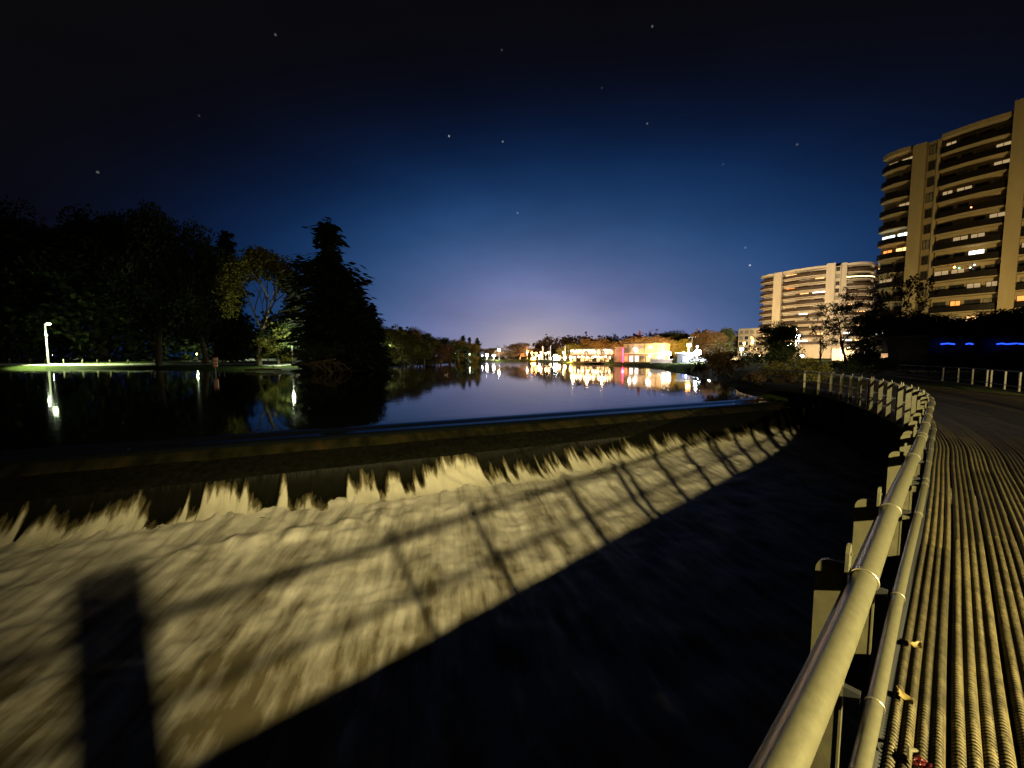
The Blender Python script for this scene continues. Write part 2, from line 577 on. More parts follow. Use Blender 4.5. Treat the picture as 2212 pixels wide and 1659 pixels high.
def foam_mat(name, lo, hi, stretch, scale, p0, p1, fade=None):
    m, t, b = node_mat(name)
    tcn = t.nodes.new('ShaderNodeTexCoord')
    mr_ = t.nodes.new('ShaderNodeMapping'); mr_.inputs['Rotation'].default_value = (0, 0, R(14))
    t.links.new(tcn.outputs['Object'], mr_.inputs[0])
    mp = t.nodes.new('ShaderNodeMapping'); mp.inputs['Scale'].default_value = stretch
    t.links.new(mr_.outputs[0], mp.inputs[0])
    wz = t.nodes.new('ShaderNodeTexNoise'); wz.inputs['Scale'].default_value = .9; wz.inputs['Detail'].default_value = 2
    t.links.new(tcn.outputs['Object'], wz.inputs[0])
    vm = t.nodes.new('ShaderNodeVectorMath'); vm.operation = 'MULTIPLY_ADD'
    t.links.new(wz.outputs['Color'], vm.inputs[0]); vm.inputs[1].default_value = (.4, .4, 0); t.links.new(mp.outputs[0], vm.inputs[2])
    nz = t.nodes.new('ShaderNodeTexNoise'); nz.inputs['Scale'].default_value = scale; nz.inputs['Detail'].default_value = 7; nz.inputs['Roughness'].default_value = .6
    t.links.new(vm.outputs[0], nz.inputs[0])
    # further from the fall the streaks break up into round churning boils
    nb = t.nodes.new('ShaderNodeTexNoise'); nb.inputs['Scale'].default_value = 1.25; nb.inputs['Detail'].default_value = 5; nb.inputs['Distortion'].default_value = .25
    t.links.new(tcn.outputs['Object'], nb.inputs[0])
    sy = t.nodes.new('ShaderNodeSeparateXYZ'); t.links.new(tcn.outputs['Object'], sy.inputs[0])
    my = t.nodes.new('ShaderNodeMapRange'); my.inputs[1].default_value = -3.2; my.inputs[2].default_value = -6.5; my.inputs[3].default_value = .0; my.inputs[4].default_value = .38
    t.links.new(sy.outputs[1], my.inputs[0])
    mxn = t.nodes.new('ShaderNodeMixRGB'); t.links.new(my.outputs[0], mxn.inputs[0]); t.links.new(nz.outputs[0], mxn.inputs[1]); t.links.new(nb.outputs[0], mxn.inputs[2])
    nz = mxn
    rp = t.nodes.new('ShaderNodeValToRGB')
    rp.color_ramp.elements[0].position = p0; rp.color_ramp.elements[0].color = (*lo, 1)
    rp.color_ramp.elements[1].position = p1; rp.color_ramp.elements[1].color = (*hi, 1)
    val = nz.outputs[0]
    if fade:
        sp = t.nodes.new('ShaderNodeSeparateXYZ'); t.links.new(tcn.outputs['Object'], sp.inputs[0])
        mr = t.nodes.new('ShaderNodeMapRange'); mr.inputs[1].default_value = -fade[0]; mr.inputs[2].default_value = -fade[1]
        mr.inputs[3].default_value = fade[2]; mr.inputs[4].default_value = fade[3]
        t.links.new(sp.outputs[1], mr.inputs[0])
        ad = t.nodes.new('ShaderNodeMath'); ad.operation = 'ADD'
        t.links.new(val, ad.inputs[0]); t.links.new(mr.outputs[0], ad.inputs[1]); val = ad.outputs[0]
    t.links.new(val, rp.inputs[0]); t.links.new(rp.outputs[0], b.inputs['Base Color'])
    b.inputs['Roughness'].default_value = .55
    bn = t.nodes.new('ShaderNodeBump'); bn.inputs['Strength'].default_value = .38; bn.inputs['Distance'].default_value = .07
    t.links.new(nz.outputs[0], bn.inputs['Height']); t.links.new(bn.outputs[0], b.inputs['Normal'])
    return m


M['foam'] = foam_mat('churned_foam', (.11, .09, .05), (.72, .67, .57), (2.3, .34, 1), 1.15, .36, .66, (2, 12, .17, -.17))


def fbm(x, y, z=0, o=4):
    return noise.fractal(Vector((x, y, z)), .9, 2.1, o)


xs = np.arange(-30, 20.4, .085)
ys = np.concatenate([np.arange(1.9, 9, .085), np.arange(9, 17, .2)])
P = np.zeros((len(xs), len(ys), 3))
for i, x in enumerate(xs):
    for j, y in enumerate(ys):
        z = -1.98 + (.022 * x if x > 0 else -.016 * max(x, -14)) - .34 * min(1, (y - 1.9) / 5) ** .8
        sk = x + .16 * (y - 2)                      # streaks drift a little along the weir
        amp = .5 + .5 * min(1, (y - 1.9) / 2)
        z += amp * (.04 * fbm(sk * 2.2, y * .5, 2) + .06 * fbm(sk * .8, y * .6, 7) + .016 * fbm(sk * 5.5, y * 1.2, 4))
        z += (.01 + .13 * max(0, fbm(x * 1.3, 0, 12) + .25)) * math.exp(-((y - 2.5 - .4 * fbm(x * .9, 0, 15)) / .30) ** 2)
        z += .06 * max(0, fbm(x * .45, y * 1.2, 9)) + .09 * max(0, 1 - abs(y - 4.4 - .5 * fbm(x * .3, 0, 21)) / .5) * (.5 + fbm(x * 1.6, y, 31))
        z -= max(0, y - 9) * .03
        P[i, j] = (x, y, z)
foam = tag(link('rapids', grid_mesh('rapids', P, True, True, True), M['foam']), kind='structure')
foam.location = (DAM.x, DAM.y, 0); foam.rotation_euler = (0, 0, wrot)

# curtain of falling water: a thin sheet over the face that turns white in ragged tongues
rt = random.Random(5)
tong = []
x = -26
while x < 20:
    dens = np.interp(x, [-26, -12, -6, 0, 20], [.5, .6, .72, .9, 1])
    w = rt.choice((rt.uniform(.07, .16), rt.uniform(.2, .5))) * (1 + .5 * (x > 4)); h = rt.choice((rt.uniform(.35, .6), rt.uniform(.6, .95), rt.uniform(.85, 1.08))) if rt.random() < dens else rt.uniform(.0, .25)
    tong.append((x, w, h)); x += w * rt.uniform(.7, 1.3)
tong += [(-10.7, .85, .80), (-10.4, .13, 1.25), (-10.7, .10, 1.15), (-3.6, 1.0, 1.0), (-13.6, .9, .85), (-14.8, .5, .8), (8.6, .8, .98), (10.2, .7, 1.0), (12.0, .55, .95), (5.6, .5, 1.05)]
xs = np.arange(-26, 19.6, .035)
T = np.zeros(len(xs))
for c, w, h in tong:
    u = np.clip(1 - ((xs - c) / w) ** 2, 0, 1)
    T = np.maximum(T, h * u ** .24)
T = T * np.array([.92 + .07 * fbm(x * 6, 0, 1, 3) for x in xs]) * np.array([.85 + .35 * fbm(x * .45, 2, 1, 2) for x in xs]) * np.interp(xs, [13, 19.5], [1, .7])
T = np.maximum(np.minimum(T * 1.14, 1.12), np.interp(xs, [-12, -3, 6], [.26, .48, .66]) * np.array([.85 + .5 * fbm(x * 1.4, 4, 1, 3) for x in xs]))
nr = 22
P = np.zeros((len(xs), nr, 3)); FO = np.zeros((len(xs), nr))
for i, x in enumerate(xs):
    fold = .05 * noise.noise(Vector((x * 4, 0, 0))) + .07 * noise.noise(Vector((x * 1.5, 3, 0)))
    lean = -np.interp(x, [-10, 0, 14], [.02, .18, .60])
    foot = -2.06 + (.022 * x if x > 0 else -.016 * max(x, -14))
    for j in range(nr):
        u = j / (nr - 1)
        h = 1 - u
        z = foot - .04 + (-.93 - foot) * (1 - u) ** 1.7 + (.025 * noise.noise(Vector((x * 3, u * 3, 0))))
        f = T[i] - h ** 1.25
        k = min(1, max(0, f / .25 + .3))                    # how far the water stands off the face
        y = 1.84 + 1.15 * u ** 1.25 + (.12 + fold * 1.3) * k * (.45 + u) + fold * .2
        P[i, j] = (x + lean * h, y, z)
        FO[i, j] = f
me = grid_mesh('waterfall', P, True, True, True)
at_ = me.attributes.new('foam', 'FLOAT', 'POINT')
at_.data.foreach_set('value', FO.ravel().astype(np.float32))
m, t, b = node_mat('falling_foam')
M['curtain'] = m
tcn = t.nodes.new('ShaderNodeTexCoord')
mp = t.nodes.new('ShaderNodeMapping'); mp.inputs['Scale'].default_value = (2.5, .7, .28)
t.links.new(tcn.outputs['Object'], mp.inputs[0])
nz = t.nodes.new('ShaderNodeTexNoise'); nz.inputs['Scale'].default_value = 2.6; nz.inputs['Detail'].default_value = 5
t.links.new(mp.outputs[0], nz.inputs[0])
att = t.nodes.new('ShaderNodeAttribute'); att.attribute_name = 'foam'
m1 = t.nodes.new('ShaderNodeMath'); m1.operation = 'MULTIPLY_ADD'; m1.inputs[1].default_value = 1.15; m1.inputs[2].default_value = -.50
t.links.new(nz.outputs[0], m1.inputs[0])
m2 = t.nodes.new('ShaderNodeMath'); m2.operation = 'MULTIPLY_ADD'; m2.inputs[1].default_value = 1.5
t.links.new(att.outputs['Fac'], m2.inputs[0]); t.links.new(m1.outputs[0], m2.inputs[2])
rp = t.nodes.new('ShaderNodeValToRGB')
rp.color_ramp.elements[0].position = .06; rp.color_ramp.elements[0].color = (.006, .006, .003, 1)
rp.color_ramp.elements[1].position = .62; rp.color_ramp.elements[1].color = (.64, .59, .45, 1)
e_ = rp.color_ramp.elements.new(.32); e_.color = (.12, .10, .05, 1)
t.links.new(m2.outputs[0], rp.inputs[0]); t.links.new(rp.outputs[0], b.inputs['Base Color'])
b.inputs['Roughness'].default_value = .5
b.inputs['Specular IOR Level'].default_value = .08
bn = t.nodes.new('ShaderNodeBump'); bn.inputs['Strength'].default_value = .5; bn.inputs['Distance'].default_value = .06
t.links.new(nz.outputs[0], bn.inputs['Height']); t.links.new(bn.outputs[0], b.inputs['Normal'])
cur = tag(link('waterfall', me, M['curtain']), kind='structure')
cur.location = (DAM.x, DAM.y, 0); cur.rotation_euler = (0, 0, wrot)

# ------------------------------------------------------------------ footbridge deck


def deck_strip(s0, s1, ds, o0, wid, ridges, serr, name):
    s = np.linspace(s0, s1, max(2, int((s1 - s0) / ds) + 1))
    nv = ridges * 8 + 1
    v = np.linspace(0, 1, nv)
    ph = v * ridges
    prof_ = np.abs(np.sin(np.pi * ph)) ** .8 * .023
    jit = .003 * np.sin(np.floor(np.clip(ph, 0, ridges - .01)) * 2.3)
    SS, VV = np.meshgrid(s, v, indexing='ij')
    H = np.tile(prof_ + jit, (len(s), 1))
    H += .0035 * np.sin(SS * 3.1 + o0 * 20) * (prof_ / .023)
    fr = SS / .0235 + VV * .3
    if serr:
        H += .004 * np.sin(fr * 2 * np.pi) * (np.tile(prof_, (len(s), 1)) / .023) ** .5
    O = o0 - VV * wid
    x, y, _ = pth(SS, O)
    top = np.stack([x, y, ZD + H], -1)
    # skirts down both long sides
    L0 = top[:, :1].copy(); L0[..., 2] = ZD - .045
    L1 = top[:, -1:].copy(); L1[..., 2] = ZD - .045
    me = grid_mesh(name, np.concatenate([L0, top, L1], 1), True, False)
    me.materials.append(M['deck']); me.materials.append(M['slot'])
    if serr:        # dark of slanting grip slots painted on the ribs, nothing is punched through
        vr = (VV * ridges) % 1
        vr = .5 * (vr[:-1, :-1] + np.where(vr[:-1, 1:] < vr[:-1, :-1], 1.0, vr[:-1, 1:]))
        cut = (fr[:-1, :-1] % 1 < .58) & (vr > .03) & (vr < .86)
        mi = np.zeros((cut.shape[0], cut.shape[1] + 2), np.int32); mi[:, 1:-1] = cut
        me.polygons.foreach_set('material_index', mi.ravel())
    return me


M['deck'] = mat('ribbed_deck_metal', (.064, .051, .023), .55, .1, .5, 9, .25, spec=.15)
_t = M['deck'].node_tree
_b = _t.nodes['Principled BSDF']
_oi = _t.nodes.new('ShaderNodeObjectInfo')
_mr = _t.nodes.new('ShaderNodeMapRange'); _mr.inputs[3].default_value = .62; _mr.inputs[4].default_value = 1.45
_t.links.new(_oi.outputs['Random'], _mr.inputs[0])
_mx = _t.nodes.new('ShaderNodeMixRGB'); _mx.blend_type = 'MULTIPLY'; _mx.inputs[0].default_value = 1
_t.links.new(_b.inputs['Base Color'].links[0].from_socket, _mx.inputs[1]); _t.links.new(_mr.outputs[0], _mx.inputs[2])
_t.links.new(_mx.outputs[0], _b.inputs['Base Color'])
M['slot'] = mat('slot_dark', (.004, .004, .003), .9, 0, .2, 4, spec=.1)
bridge = empty('footbridge', (0, 0, 0), 'curving footbridge with ribbed olive metal deck planks beside the pipe railing', 'footbridge')
PW = .188
NEAR0, NEAR1 = S0 + .4, S0 + 4.6
secs = [(S0 - 12.6, S0 - 3.6), (S0 - 3.6, NEAR0 - .0008), (NEAR0, NEAR0 + 1.75), (NEAR0 + 1.7508, NEAR1), (NEAR1 + .0008, S0 + 7.8), (S0 + 7.8008, S0 + 11.5), (S0 + 11.5008, S0 + 16.5), (S0 + 16.5008, SMAX - .2)]
for r in range(10):
    o0 = -.075 - r * .205
    for k, (a, b_) in enumerate(secs):
        sh = .18 * ((r * 7 % 5) - 2) if 1 < k < 7 else 0
        a2_ = a + (.18 * ((r * 7 % 5) - 2) if 1 < k else 0)
        b2_ = b_ + (.18 * ((r * 7 % 5) - 2) if 0 < k < 7 else 0)
        near = r < 6 and k in (2, 3)
        if a2_ >= b2_:
            continue
        link('deck_plank', deck_strip(a2_, b2_, (.0034 if k == 2 else .0041) if near else .04, o0, PW, 4, near, 'deck_plank'), M['deck'], bridge)
for r in range(10, 34):
    link('deck_plank', deck_strip(S0 - 12.6, SMAX - .2, .12, -.075 - r * .205, PW, 4, False, 'deck_plank'), M['deck'], bridge)
# edge beam and cross joists below the deck
s = np.arange(S0 - 12.6, SMAX - .2, .2)
for o_a, o_b in ((-.03, -.075), (-7.06, -7.14)):
    ring = []
    for o_, z_ in ((o_a, ZD + .012), (o_b, ZD + .012), (o_b, ZD - .42), (o_a, ZD - .42), (o_a, ZD + .012)):
        x, y, _ = pth(s, o_)
        ring.append(np.stack([x, y, np.full_like(x, z_)], -1))
    link('edge_beam', grid_mesh('edge_beam', np.stack(ring, 1), False), M['black'], bridge)
for sj in np.arange(S0 - 12, SMAX - .5, 3.0):
    x0, y0, a = pth(sj, -.08); x1, y1, _ = pth(sj, -7.05)
    MB().box(((x0 + x1) / 2, (y0 + y1) / 2, ZD - .16), (.12, 6.95, .22), float(a)).build('joist', M['wood'], bridge)

# ------------------------------------------------------------------ railing on the river side
railing = empty('railing', (0, 0, 0), 'two-pipe steel railing on plate posts along the river side of the footbridge', 'railing')
s = np.concatenate([np.arange(S0 - 12.4, S0 + 4, .15), np.arange(S0 + 4, SMAX - .1, .25)])
x, y, _ = pth(s, 0)
MB().tube([(a, b_, ZR) for a, b_ in zip(x, y)], .040, 18).build('top_rail', M['rail'], railing, True)
x, y, _ = pth(s, .052)
MB().tube([(a, b_, 2.045) for a, b_ in zip(x, y)], .011, 8).build('back_rail', M['rail'], railing, True)
x, y, _ = pth(s, -.055)
MB().tube([(a, b_, 1.60) for a, b_ in zip(x, y)], .027, 14).build('lower_rail', M['rail'], railing, True)


def post_bm():
    b = MB()
    # upright plate standing square to the rail, rounded on its outer top corner
    pts = [(.050, -.30), (.050, ZR - ZD + .045)]
    for k in range(7):
        a = math.pi / 2 * k / 6
        pts.append((.100 + .055 * math.sin(a), ZR - ZD - .01 + .055 * math.cos(a)))
    pts.append((.155, -.30))
    n = len(pts)
    vs = [(xx, p[0], p[1]) for xx in (-.013, .013) for p in pts]
    b.add(vs, [tuple(range(n)), tuple(range(2 * n - 1, n - 1, -1))] + [(i, n + i, n + (i + 1) % n, (i + 1) % n) for i in range(n)])
    # thin inner flange
    b.box((0, .0455, .27), (.034, .008, 1.10))
    return b


def tab_bm():
    b = MB()
    pts = [(-.032, .02), (-.032, .10), (-.018, .128), (.018, .128), (.032, .10), (.032, .02)]
    n = len(pts)
    z0 = ZR - ZD
    vs = [(p[0], yy, z0 + p[1]) for yy in (.046, .058) for p in pts]
    b.add(vs, [tuple(range(n)), tuple(range(2 * n - 1, n - 1, -1))] + [(i, n + i, n + (i + 1) % n, (i + 1) % n) for i in range(n)])
    b.box((0, .043, z0 + .09), (.012, .006, .012))
    return b


def ring_bm(r, rr, y0, z0):
    return MB().tube([(rr * 0, y0 + (r + rr * .5) * math.cos(a), z0 + (r + rr * .5) * math.sin(a)) for a in np.linspace(0, 2 * math.pi, 25)], rr, 6, cap=False)


post_me = post_bm(); tab_me = tab_bm()
post0 = post_me.build('post', M['post'], railing)
tab0 = tab_me.build('bracket_tab', M['rail'], post0)
cl0 = ring_bm(.040, .0042, 0, ZR - ZD).build('clamp', M['steel'], post0, True)
cl1 = ring_bm(.027, .0036, -.055, 1.60 - ZD).build('clamp', M['steel'], post0, True)
arm0 = MB().box((0, .018, 1.60 - ZD), (.03, .06, .045)).build('stub_arm', M['black'], post0)  # black puts the shade under the rail into the stub's colour
POSTS = [-9.4, -8.3, -7.2, -6.1, -5.0, -3.9, -2.6, -1.2, 1.07, 2.12, 3.9, 5.1, 5.35, 6.4, 7.5, 8.6, 8.85, 9.9, 11.0, 12.1, 12.35, 13.5, 14.6, 15.7, 15.95, 17.1, 18.2, 19.4, 19.65, 20.9, 22.1, 23.4, 24.8, 26.2, 27.6]
first = True
for sp in POSTS:
    if S0 + sp > SMAX - .3:
        continue
    p = post0 if first else copy_tree(post0, railing)
    first = False
    x, y, a = pth(S0 + sp, 0)
    p.location = (float(x), float(y), ZD)
    p.rotation_euler = (0, 0, float(a))

# far railing on the land side of the walkway
x_, y_ = [], []
far = empty('railing', (0, 0, 0), 'far railing of single and paired upright bars on the land side of the bridge', 'railing')
fp = [(34, 34), (31.5, 29.5), (29.4, 25.4), (28.1, 23.4), (26.5, 21.2), (24.6, 18.6), (22.3, 15.2), (19.5, 11.2), (16, 7.2)]
fc = catmull([Vector(p) for p in fp], 12)
fs_ = [0]
for a, b_ in zip(fc, fc[1:]):
    fs_.append(fs_[-1] + (b_ - a).length)
fx = [p.x for p in fc]; fy = [p.y for p in fc]
MB().tube([(p.x, p.y, 2.26) for p in fc], .03, 8).build('top_rail', M['pole_dark'], far)
MB().tube([(p.x, p.y, 1.52) for p in fc], .02, 8).build('lower_rail', M['pole_dark'], far)
MB().tube([(p.x, p.y, 1.25) for p in fc], .05, 6).build('kerb_rail', M['wood'], far)
fpost0 = MB().box((0, 0, .50), (.085, .06, 1.02)).box((0, 0, .02), (.14, .12, .03)).build('post', M['post'], far)
MB().box((0, 0, .34), (.09, .065, .05)).build('clamp', M['black'], fpost0)
first = True
for ppx in (2038, 2071, 2102, 2133.5, 2142.5, 2173, 2205):
    # each upright stands where the walkway's edge passes
    best = min(range(len(fc)), key=lambda i: abs(1106 + F * fx[i] / fy[i] - ppx))
    i2 = np.interp(ppx, sorted(1106 + F * a / b_ for a, b_ in zip(fx, fy)), [k for k in sorted(range(len(fx)), key=lambda i: fx[i] / fy[i])])
    k = int(i2); fr = i2 - k
    k2 = min(k + 1, len(fc) - 1)
    p = fc[k] * (1 - fr) + fc[k2] * fr
    o = fpost0 if first else copy_tree(fpost0, far)
    first = False
    o.location = (p.x, p.y, ZD)
    o.rotation_euler = (0, 0, 1.0)

# ------------------------------------------------------------------ lamp standing on the far edge of the walkway behind the photographer
LP = Vector((4.4, -4.1, 4.68))
lamp = empty('bridge_lamp', (LP.x + .1, LP.y - .1, ZD), 'warm floodlight on a slim post at the deck edge, aimed at the weir', 'lamp')
MB().tube([(.25, -.25, 0), (.25, -.25, 3.5)], [.06, .045], 10).build('pole', M['pole'], lamp)
hd = MB().box((.06, -.06, 3.5), (.34, .22, .16), R(45))
hd.build('lamp_head', M['black'], lamp)
spot('bridge_light', LP + Vector((-.12, .12, 0)), (1.6, 18.5, -.6), 17500, (1, .84, .39), 104, .8, .105, lamp)

# added lamp out of view, brightening the far railing, deck and shrubs
lamp2 = empty('bridge_lamp', (26.5, 8.5, ZD), 'added deck lamp out of view beyond the right edge, brightening the far railing and deck', 'lamp')
MB().tube([(0, 0, 0), (0, 0, 3.6)], [.06, .045], 10).build('pole', M['pole'], lamp2)
MB().box((0, .1, 3.6), (.3, .3, .14)).build('lamp_head', M['black'], lamp2)
spot('bridge_light', (26.3, 8.7, 4.6), (18.8, 18.0, 1.4), 15000, (1, .80, .40), 112, .6, .08, lamp2)

# ------------------------------------------------------------------ trees and plants


def crown(lobes, n, leaf, seed, shell=.45, flat=.6):
    """many leaf-clump faces spread through a set of lobes"""
    g = np.random.default_rng(seed)
    lob = np.array(lobes, dtype=float)
    w = lob[:, 3] * lob[:, 4] * lob[:, 5]; w = w ** .75; w /= w.sum()
    k = g.choice(len(lob), n, p=w)
    d = g.normal(size=(n, 3)); d /= np.linalg.norm(d, axis=1)[:, None]
    r = g.random(n) ** shell
    wob = 1 + .22 * np.sin(d[:, 0] * 5 + k) * np.sin(d[:, 2] * 6 + k * 2)
    c = lob[k, :3] + d * lob[k, 3:6] * (r * wob)[:, None]
    u = g.normal(size=(n, 3)); u[:, 2] *= flat; u /= np.linalg.norm(u, axis=1)[:, None]
    v = np.cross(u, g.normal(size=(n, 3))); v /= np.linalg.norm(v, axis=1)[:, None]
    sz = leaf * (.5 + g.random(n) * .9)
    u *= sz[:, None]; v *= (sz * (.45 + .4 * g.random(n)))[:, None]
    V = np.stack([c - u * .9, c - v + u * .15, c + u, c + v + u * .1], 1).reshape(-1, 3)
    return np_mesh('crown', V, np.arange(4 * n).reshape(-1, 4))


def limbs(b, p, d, ln, r, depth, g, spread=.6, droop=0.0, n=3, tips=None):
    """recursive branching"""
    p = Vector(p); d = Vector(d).normalized()
    pts = [p]; q = p.copy(); dd = d.copy()
    for i in range(3):
        dd = (dd + Vector((g.uniform(-.16, .16), g.uniform(-.16, .16), g.uniform(-.1, .12) - droop))).normalized()
        q = q + dd * ln / 3
        pts.append(q)
    b.tube(pts, [r, r * .85, r * .68, r * .5], 6 if r > .06 else 4, cap=False)
    if depth == 0:
        if tips is not None:
            tips.append(q)
        return
    for i in range(n):
        ax = Vector((g.uniform(-1, 1), g.uniform(-1, 1), g.uniform(-.5, .8))).normalized()
        nd = (dd + ax * spread * g.uniform(.6, 1.3)).normalized()
        st = pts[g.choice((1, 2, 3))] if i else q
        limbs(b, st, nd, ln * g.uniform(.6, .85), r * .55, depth - 1, g, spread, droop, n, tips)


PROTO = {}


def make_tree(kind, seed):
    """returns trunk mesh, crown mesh, both for a 10 m tree"""
    key = (kind, seed)
    if key in PROTO:
        return PROTO[key]
    g = random.Random(seed * 31 + hash(kind) % 7 if False else seed * 31 + len(kind))
    b = MB()
    if kind == 'broad':
        limbs(b, (0, 0, 0), (.03, .02, 1), 4.2, .26, 2, g, .75, 0, 4)
        lobes = [(0, 0, 5.6, 2.6, 2.6, 3.2)]
        for i in range(11):
            a = g.uniform(0, 6.28); rr = g.uniform(1.2, 3.0); zz = g.uniform(1.7, 8.6)
            s_ = g.uniform(.9, 1.7)
            lobes.append((rr * math.cos(a), rr * math.sin(a), zz, s_ * 1.1, s_ * 1.1, s_ * .85))
        cm = crown(lobes, 26000, .105, seed)
    elif kind == 'tall':
        limbs(b, (0, 0, 0), (.02, .02, 1), 5.0, .22, 2, g, .5, 0, 4)
        lobes = []
        for i in range(14):
            zz = g.uniform(1.2, 9.2); rr = g.uniform(.1, 1.5) * (1 - abs(zz - 5) / 8); a = g.uniform(0, 6.28); s_ = g.uniform(.7, 1.35)
            lobes.append((rr * math.cos(a), rr * math.sin(a), zz, s_, s_, s_ * 1.1))
        cm = crown(lobes, 14000, .085, seed)
    elif kind == 'vase':        # spreading crown on a slender leaning trunk, open between the limbs
        tips = []
        b.tube([(0, 0, 0), (.15, 0, 1.6), (.45, 0, 3.2)], [.22, .17, .15], 9)
        for dx, dy in ((-.55, .1), (.1, .5), (.75, -.2), (.35, .1), (1.1, .2)):
            limbs(b, (.42, 0, 3.0), (dx, dy, 1.0), 2.6, .10, 2, g, .55, -.02, 3, tips)
        lobes = [(1.2, 0, 8.3, 2.4, 2.0, 1.2), (-1.2, 0, 8.0, 1.7, 1.6, 1.3), (2.8, 0, 7.2, 1.5, 1.5, 1.3), (3.5, 0, 5.8, 1.1, 1.2, 1.3), (3.0, .2, 4.3, 1.0, 1.0, 1.3),
                 (-2.2, 0, 6.6, 1.2, 1.2, 1.3), (.3, .5, 9.2, 1.4, 1.3, .8), (2.2, .2, 3.0, 1.0, 1.0, 1.0), (-2.4, 0, 5.0, .8, .9, 1.1)]
        cm = crown(lobes, 10000, .125, seed, .6)
    elif kind == 'conifer':
        b.tube([(0, 0, 0), (.05, 0, 5), (0, .03, 10)], [.2, .12, .02], 8)
        V = []
        ng = np.random.default_rng(seed)
        z = .8
        while z < 9.9:
            t = 1 - z / 10
            rad_ = (.25 + 2.3 * t ** .85) * g.uniform(.45, 1.35)
            nb = int(4 + 5 * t)
            a0 = g.uniform(0, 6.28)
            for i in range(nb):
                a = a0 + 6.28 * i / nb + g.uniform(-.3, .3)
                ln = rad_ * g.uniform(.45, 1.2)
                for j in range(int(16 + ln * 30)):
                    f = g.random() ** .7
                    c = np.array([math.cos(a) * ln * f, math.sin(a) * ln * f, z - ln * f * .32 + .25 * f * f * ln - g.random() * .3])
                    c += ng.normal(size=3) * .10 * (1 + f)
                    u = np.array([math.cos(a), math.sin(a), -.4]) * g.uniform(.12, .30) + ng.normal(size=3) * .06
                    v = np.array([-math.sin(a), math.cos(a), ng.normal() * .6]) * g.uniform(.06, .13)
                    V += [c - u, c - v, c + u, c + v]
            z += g.uniform(.24, .46)
        cm = np_mesh('crown', np.array(V), np.arange(len(V)).reshape(-1, 4))
    elif kind == 'twiggy':      # nearly bare: fine branches with scattered leaves
        tips = []
        limbs(b, (0, 0, 0), (.05, .02, 1), 3.4, .15, 4, g, .62, 0, 3, tips)
        lobes = [(t_.x, t_.y, t_.z, .45, .45, .40) for t_ in tips]
        cm = crown(lobes, 2600, .10, seed, .6)
    elif kind == 'shrub':
        tips = []
        for i in range(7):
            a = g.uniform(0, 6.28)
            limbs(b, (.5 * math.cos(a), .5 * math.sin(a), 0), (math.cos(a) * .8, math.sin(a) * .8, 1), 3.2, .07, 2, g, .6, 0, 3, tips)
        lobes = [(t_.x, t_.y, max(1.0, t_.z * .9), 1.15, 1.15, 1.0) for t_ in tips]
        cm = crown(lobes, 3400, .20, seed, .6)
    tm = bpy.data.meshes.new('trunk')
    tm.from_pydata(b.v, [], b.f)
    tm.polygons.foreach_set('use_smooth', [True] * len(tm.polygons))
    tm.update()
    zs = np.zeros(len(cm.vertices) * 3, np.float32); cm.vertices.foreach_get('co', zs)
    ztop = float(np.percentile(zs.reshape(-1, 3)[:, 2], 99.7))
    xw = float(np.percentile(np.abs(zs.reshape(-1, 3)[:, 0]), 97))
    PROTO[key] = (tm, cm, ztop, xw)
    return PROTO[key]


def tree(name, kind, seed, px, ytop, hw, Y, leaf, label, group, rz=0, bark='bark', zbase=None, cat='tree'):
    """px, ytop: where the crown's top stands; hw: half width; Y: metres away"""
    tm, cm, ztop, xw = make_tree(kind, seed)
    top = aty(px, ytop, Y)
    zb = gz(top.x, Y) - .1 if zbase is None else zbase
    H = top.z - zb
    wid = hw / F * Y
    t = empty(name, (top.x, Y, zb), label, cat, group, rz)
    t.scale = (wid / xw, wid / xw, H / ztop)
    for nm, me, m in (('trunk', tm, M[bark]), ('crown', cm, M[leaf])):
        o = bpy.data.objects.new(nm, me)
        if not me.materials:
            me.materials.append(m)
        COL.objects.link(o)
        o.parent = t
        o.material_slots[0].link = 'OBJECT'
        o.material_slots[0].material = m
    return t


GL = 'trees along the left bank'
tree('deciduous_tree', 'broad', 1, 322, 462, 85, 98, 'leaf_dark', 'tall black tree crown, the highest silhouette left of the domed olive tree', GL, .3)
tree('deciduous_tree', 'broad', 2, 205, 470, 100, 124, 'leaf_dark', 'huge dark tree behind the lit park lamp', GL, 1.2)
tree('deciduous_tree', 'broad', 3, -15, 440, 105, 126, 'leaf_dark', 'dark tree at the far left edge of the photo', GL, 2.2)
tree('deciduous_tree', 'broad', 1, 432, 540, 72, 104, 'leaf_dark', 'dark rounded tree behind the striped hazard marker', GL, 2.9)
tree('conifer_tree', 'conifer', 4, 486, 506, 34, 112, 'needle', 'narrow dark conifer tip poking above the rounded crowns', GL)
tree('spreading_tree', 'vase', 5, 548, 536, 92, 92, 'leaf_yellow', 'domed olive-yellow tree with a pale slanting trunk and open limbs', GL, 0, 'bark_pale')
tree('spruce_tree', 'conifer', 1, 706, 486, 72, 84, 'needle', 'tallest black spruce with ragged tiers standing against the blue sky', GL, .4)
tree('spruce_tree', 'conifer', 2, 742, 592, 58, 83, 'needle', 'second black spruce tucked against the right of the tallest one', GL, 1.4)
tree('spruce_tree', 'conifer', 3, 776, 636, 42, 86, 'needle', 'shorter black spruce stepping down toward the pond', GL, 2.1)
tree('spruce_tree', 'conifer', 4, 803, 660, 26, 92, 'needle', 'small bushy-topped spruce at the right end of the spruce group', GL, .9)
tree('deciduous_tree', 'broad', 2, 640, 690, 55, 96, 'leaf_dark', 'low dark tree filling the gap left of the spruces', GL, .2)
tree('deciduous_tree', 'broad', 3, 600, 726, 34, 93, 'leaf_yellow', 'bright yellow-green low tree glowing beside its park lamp', GL, .7)
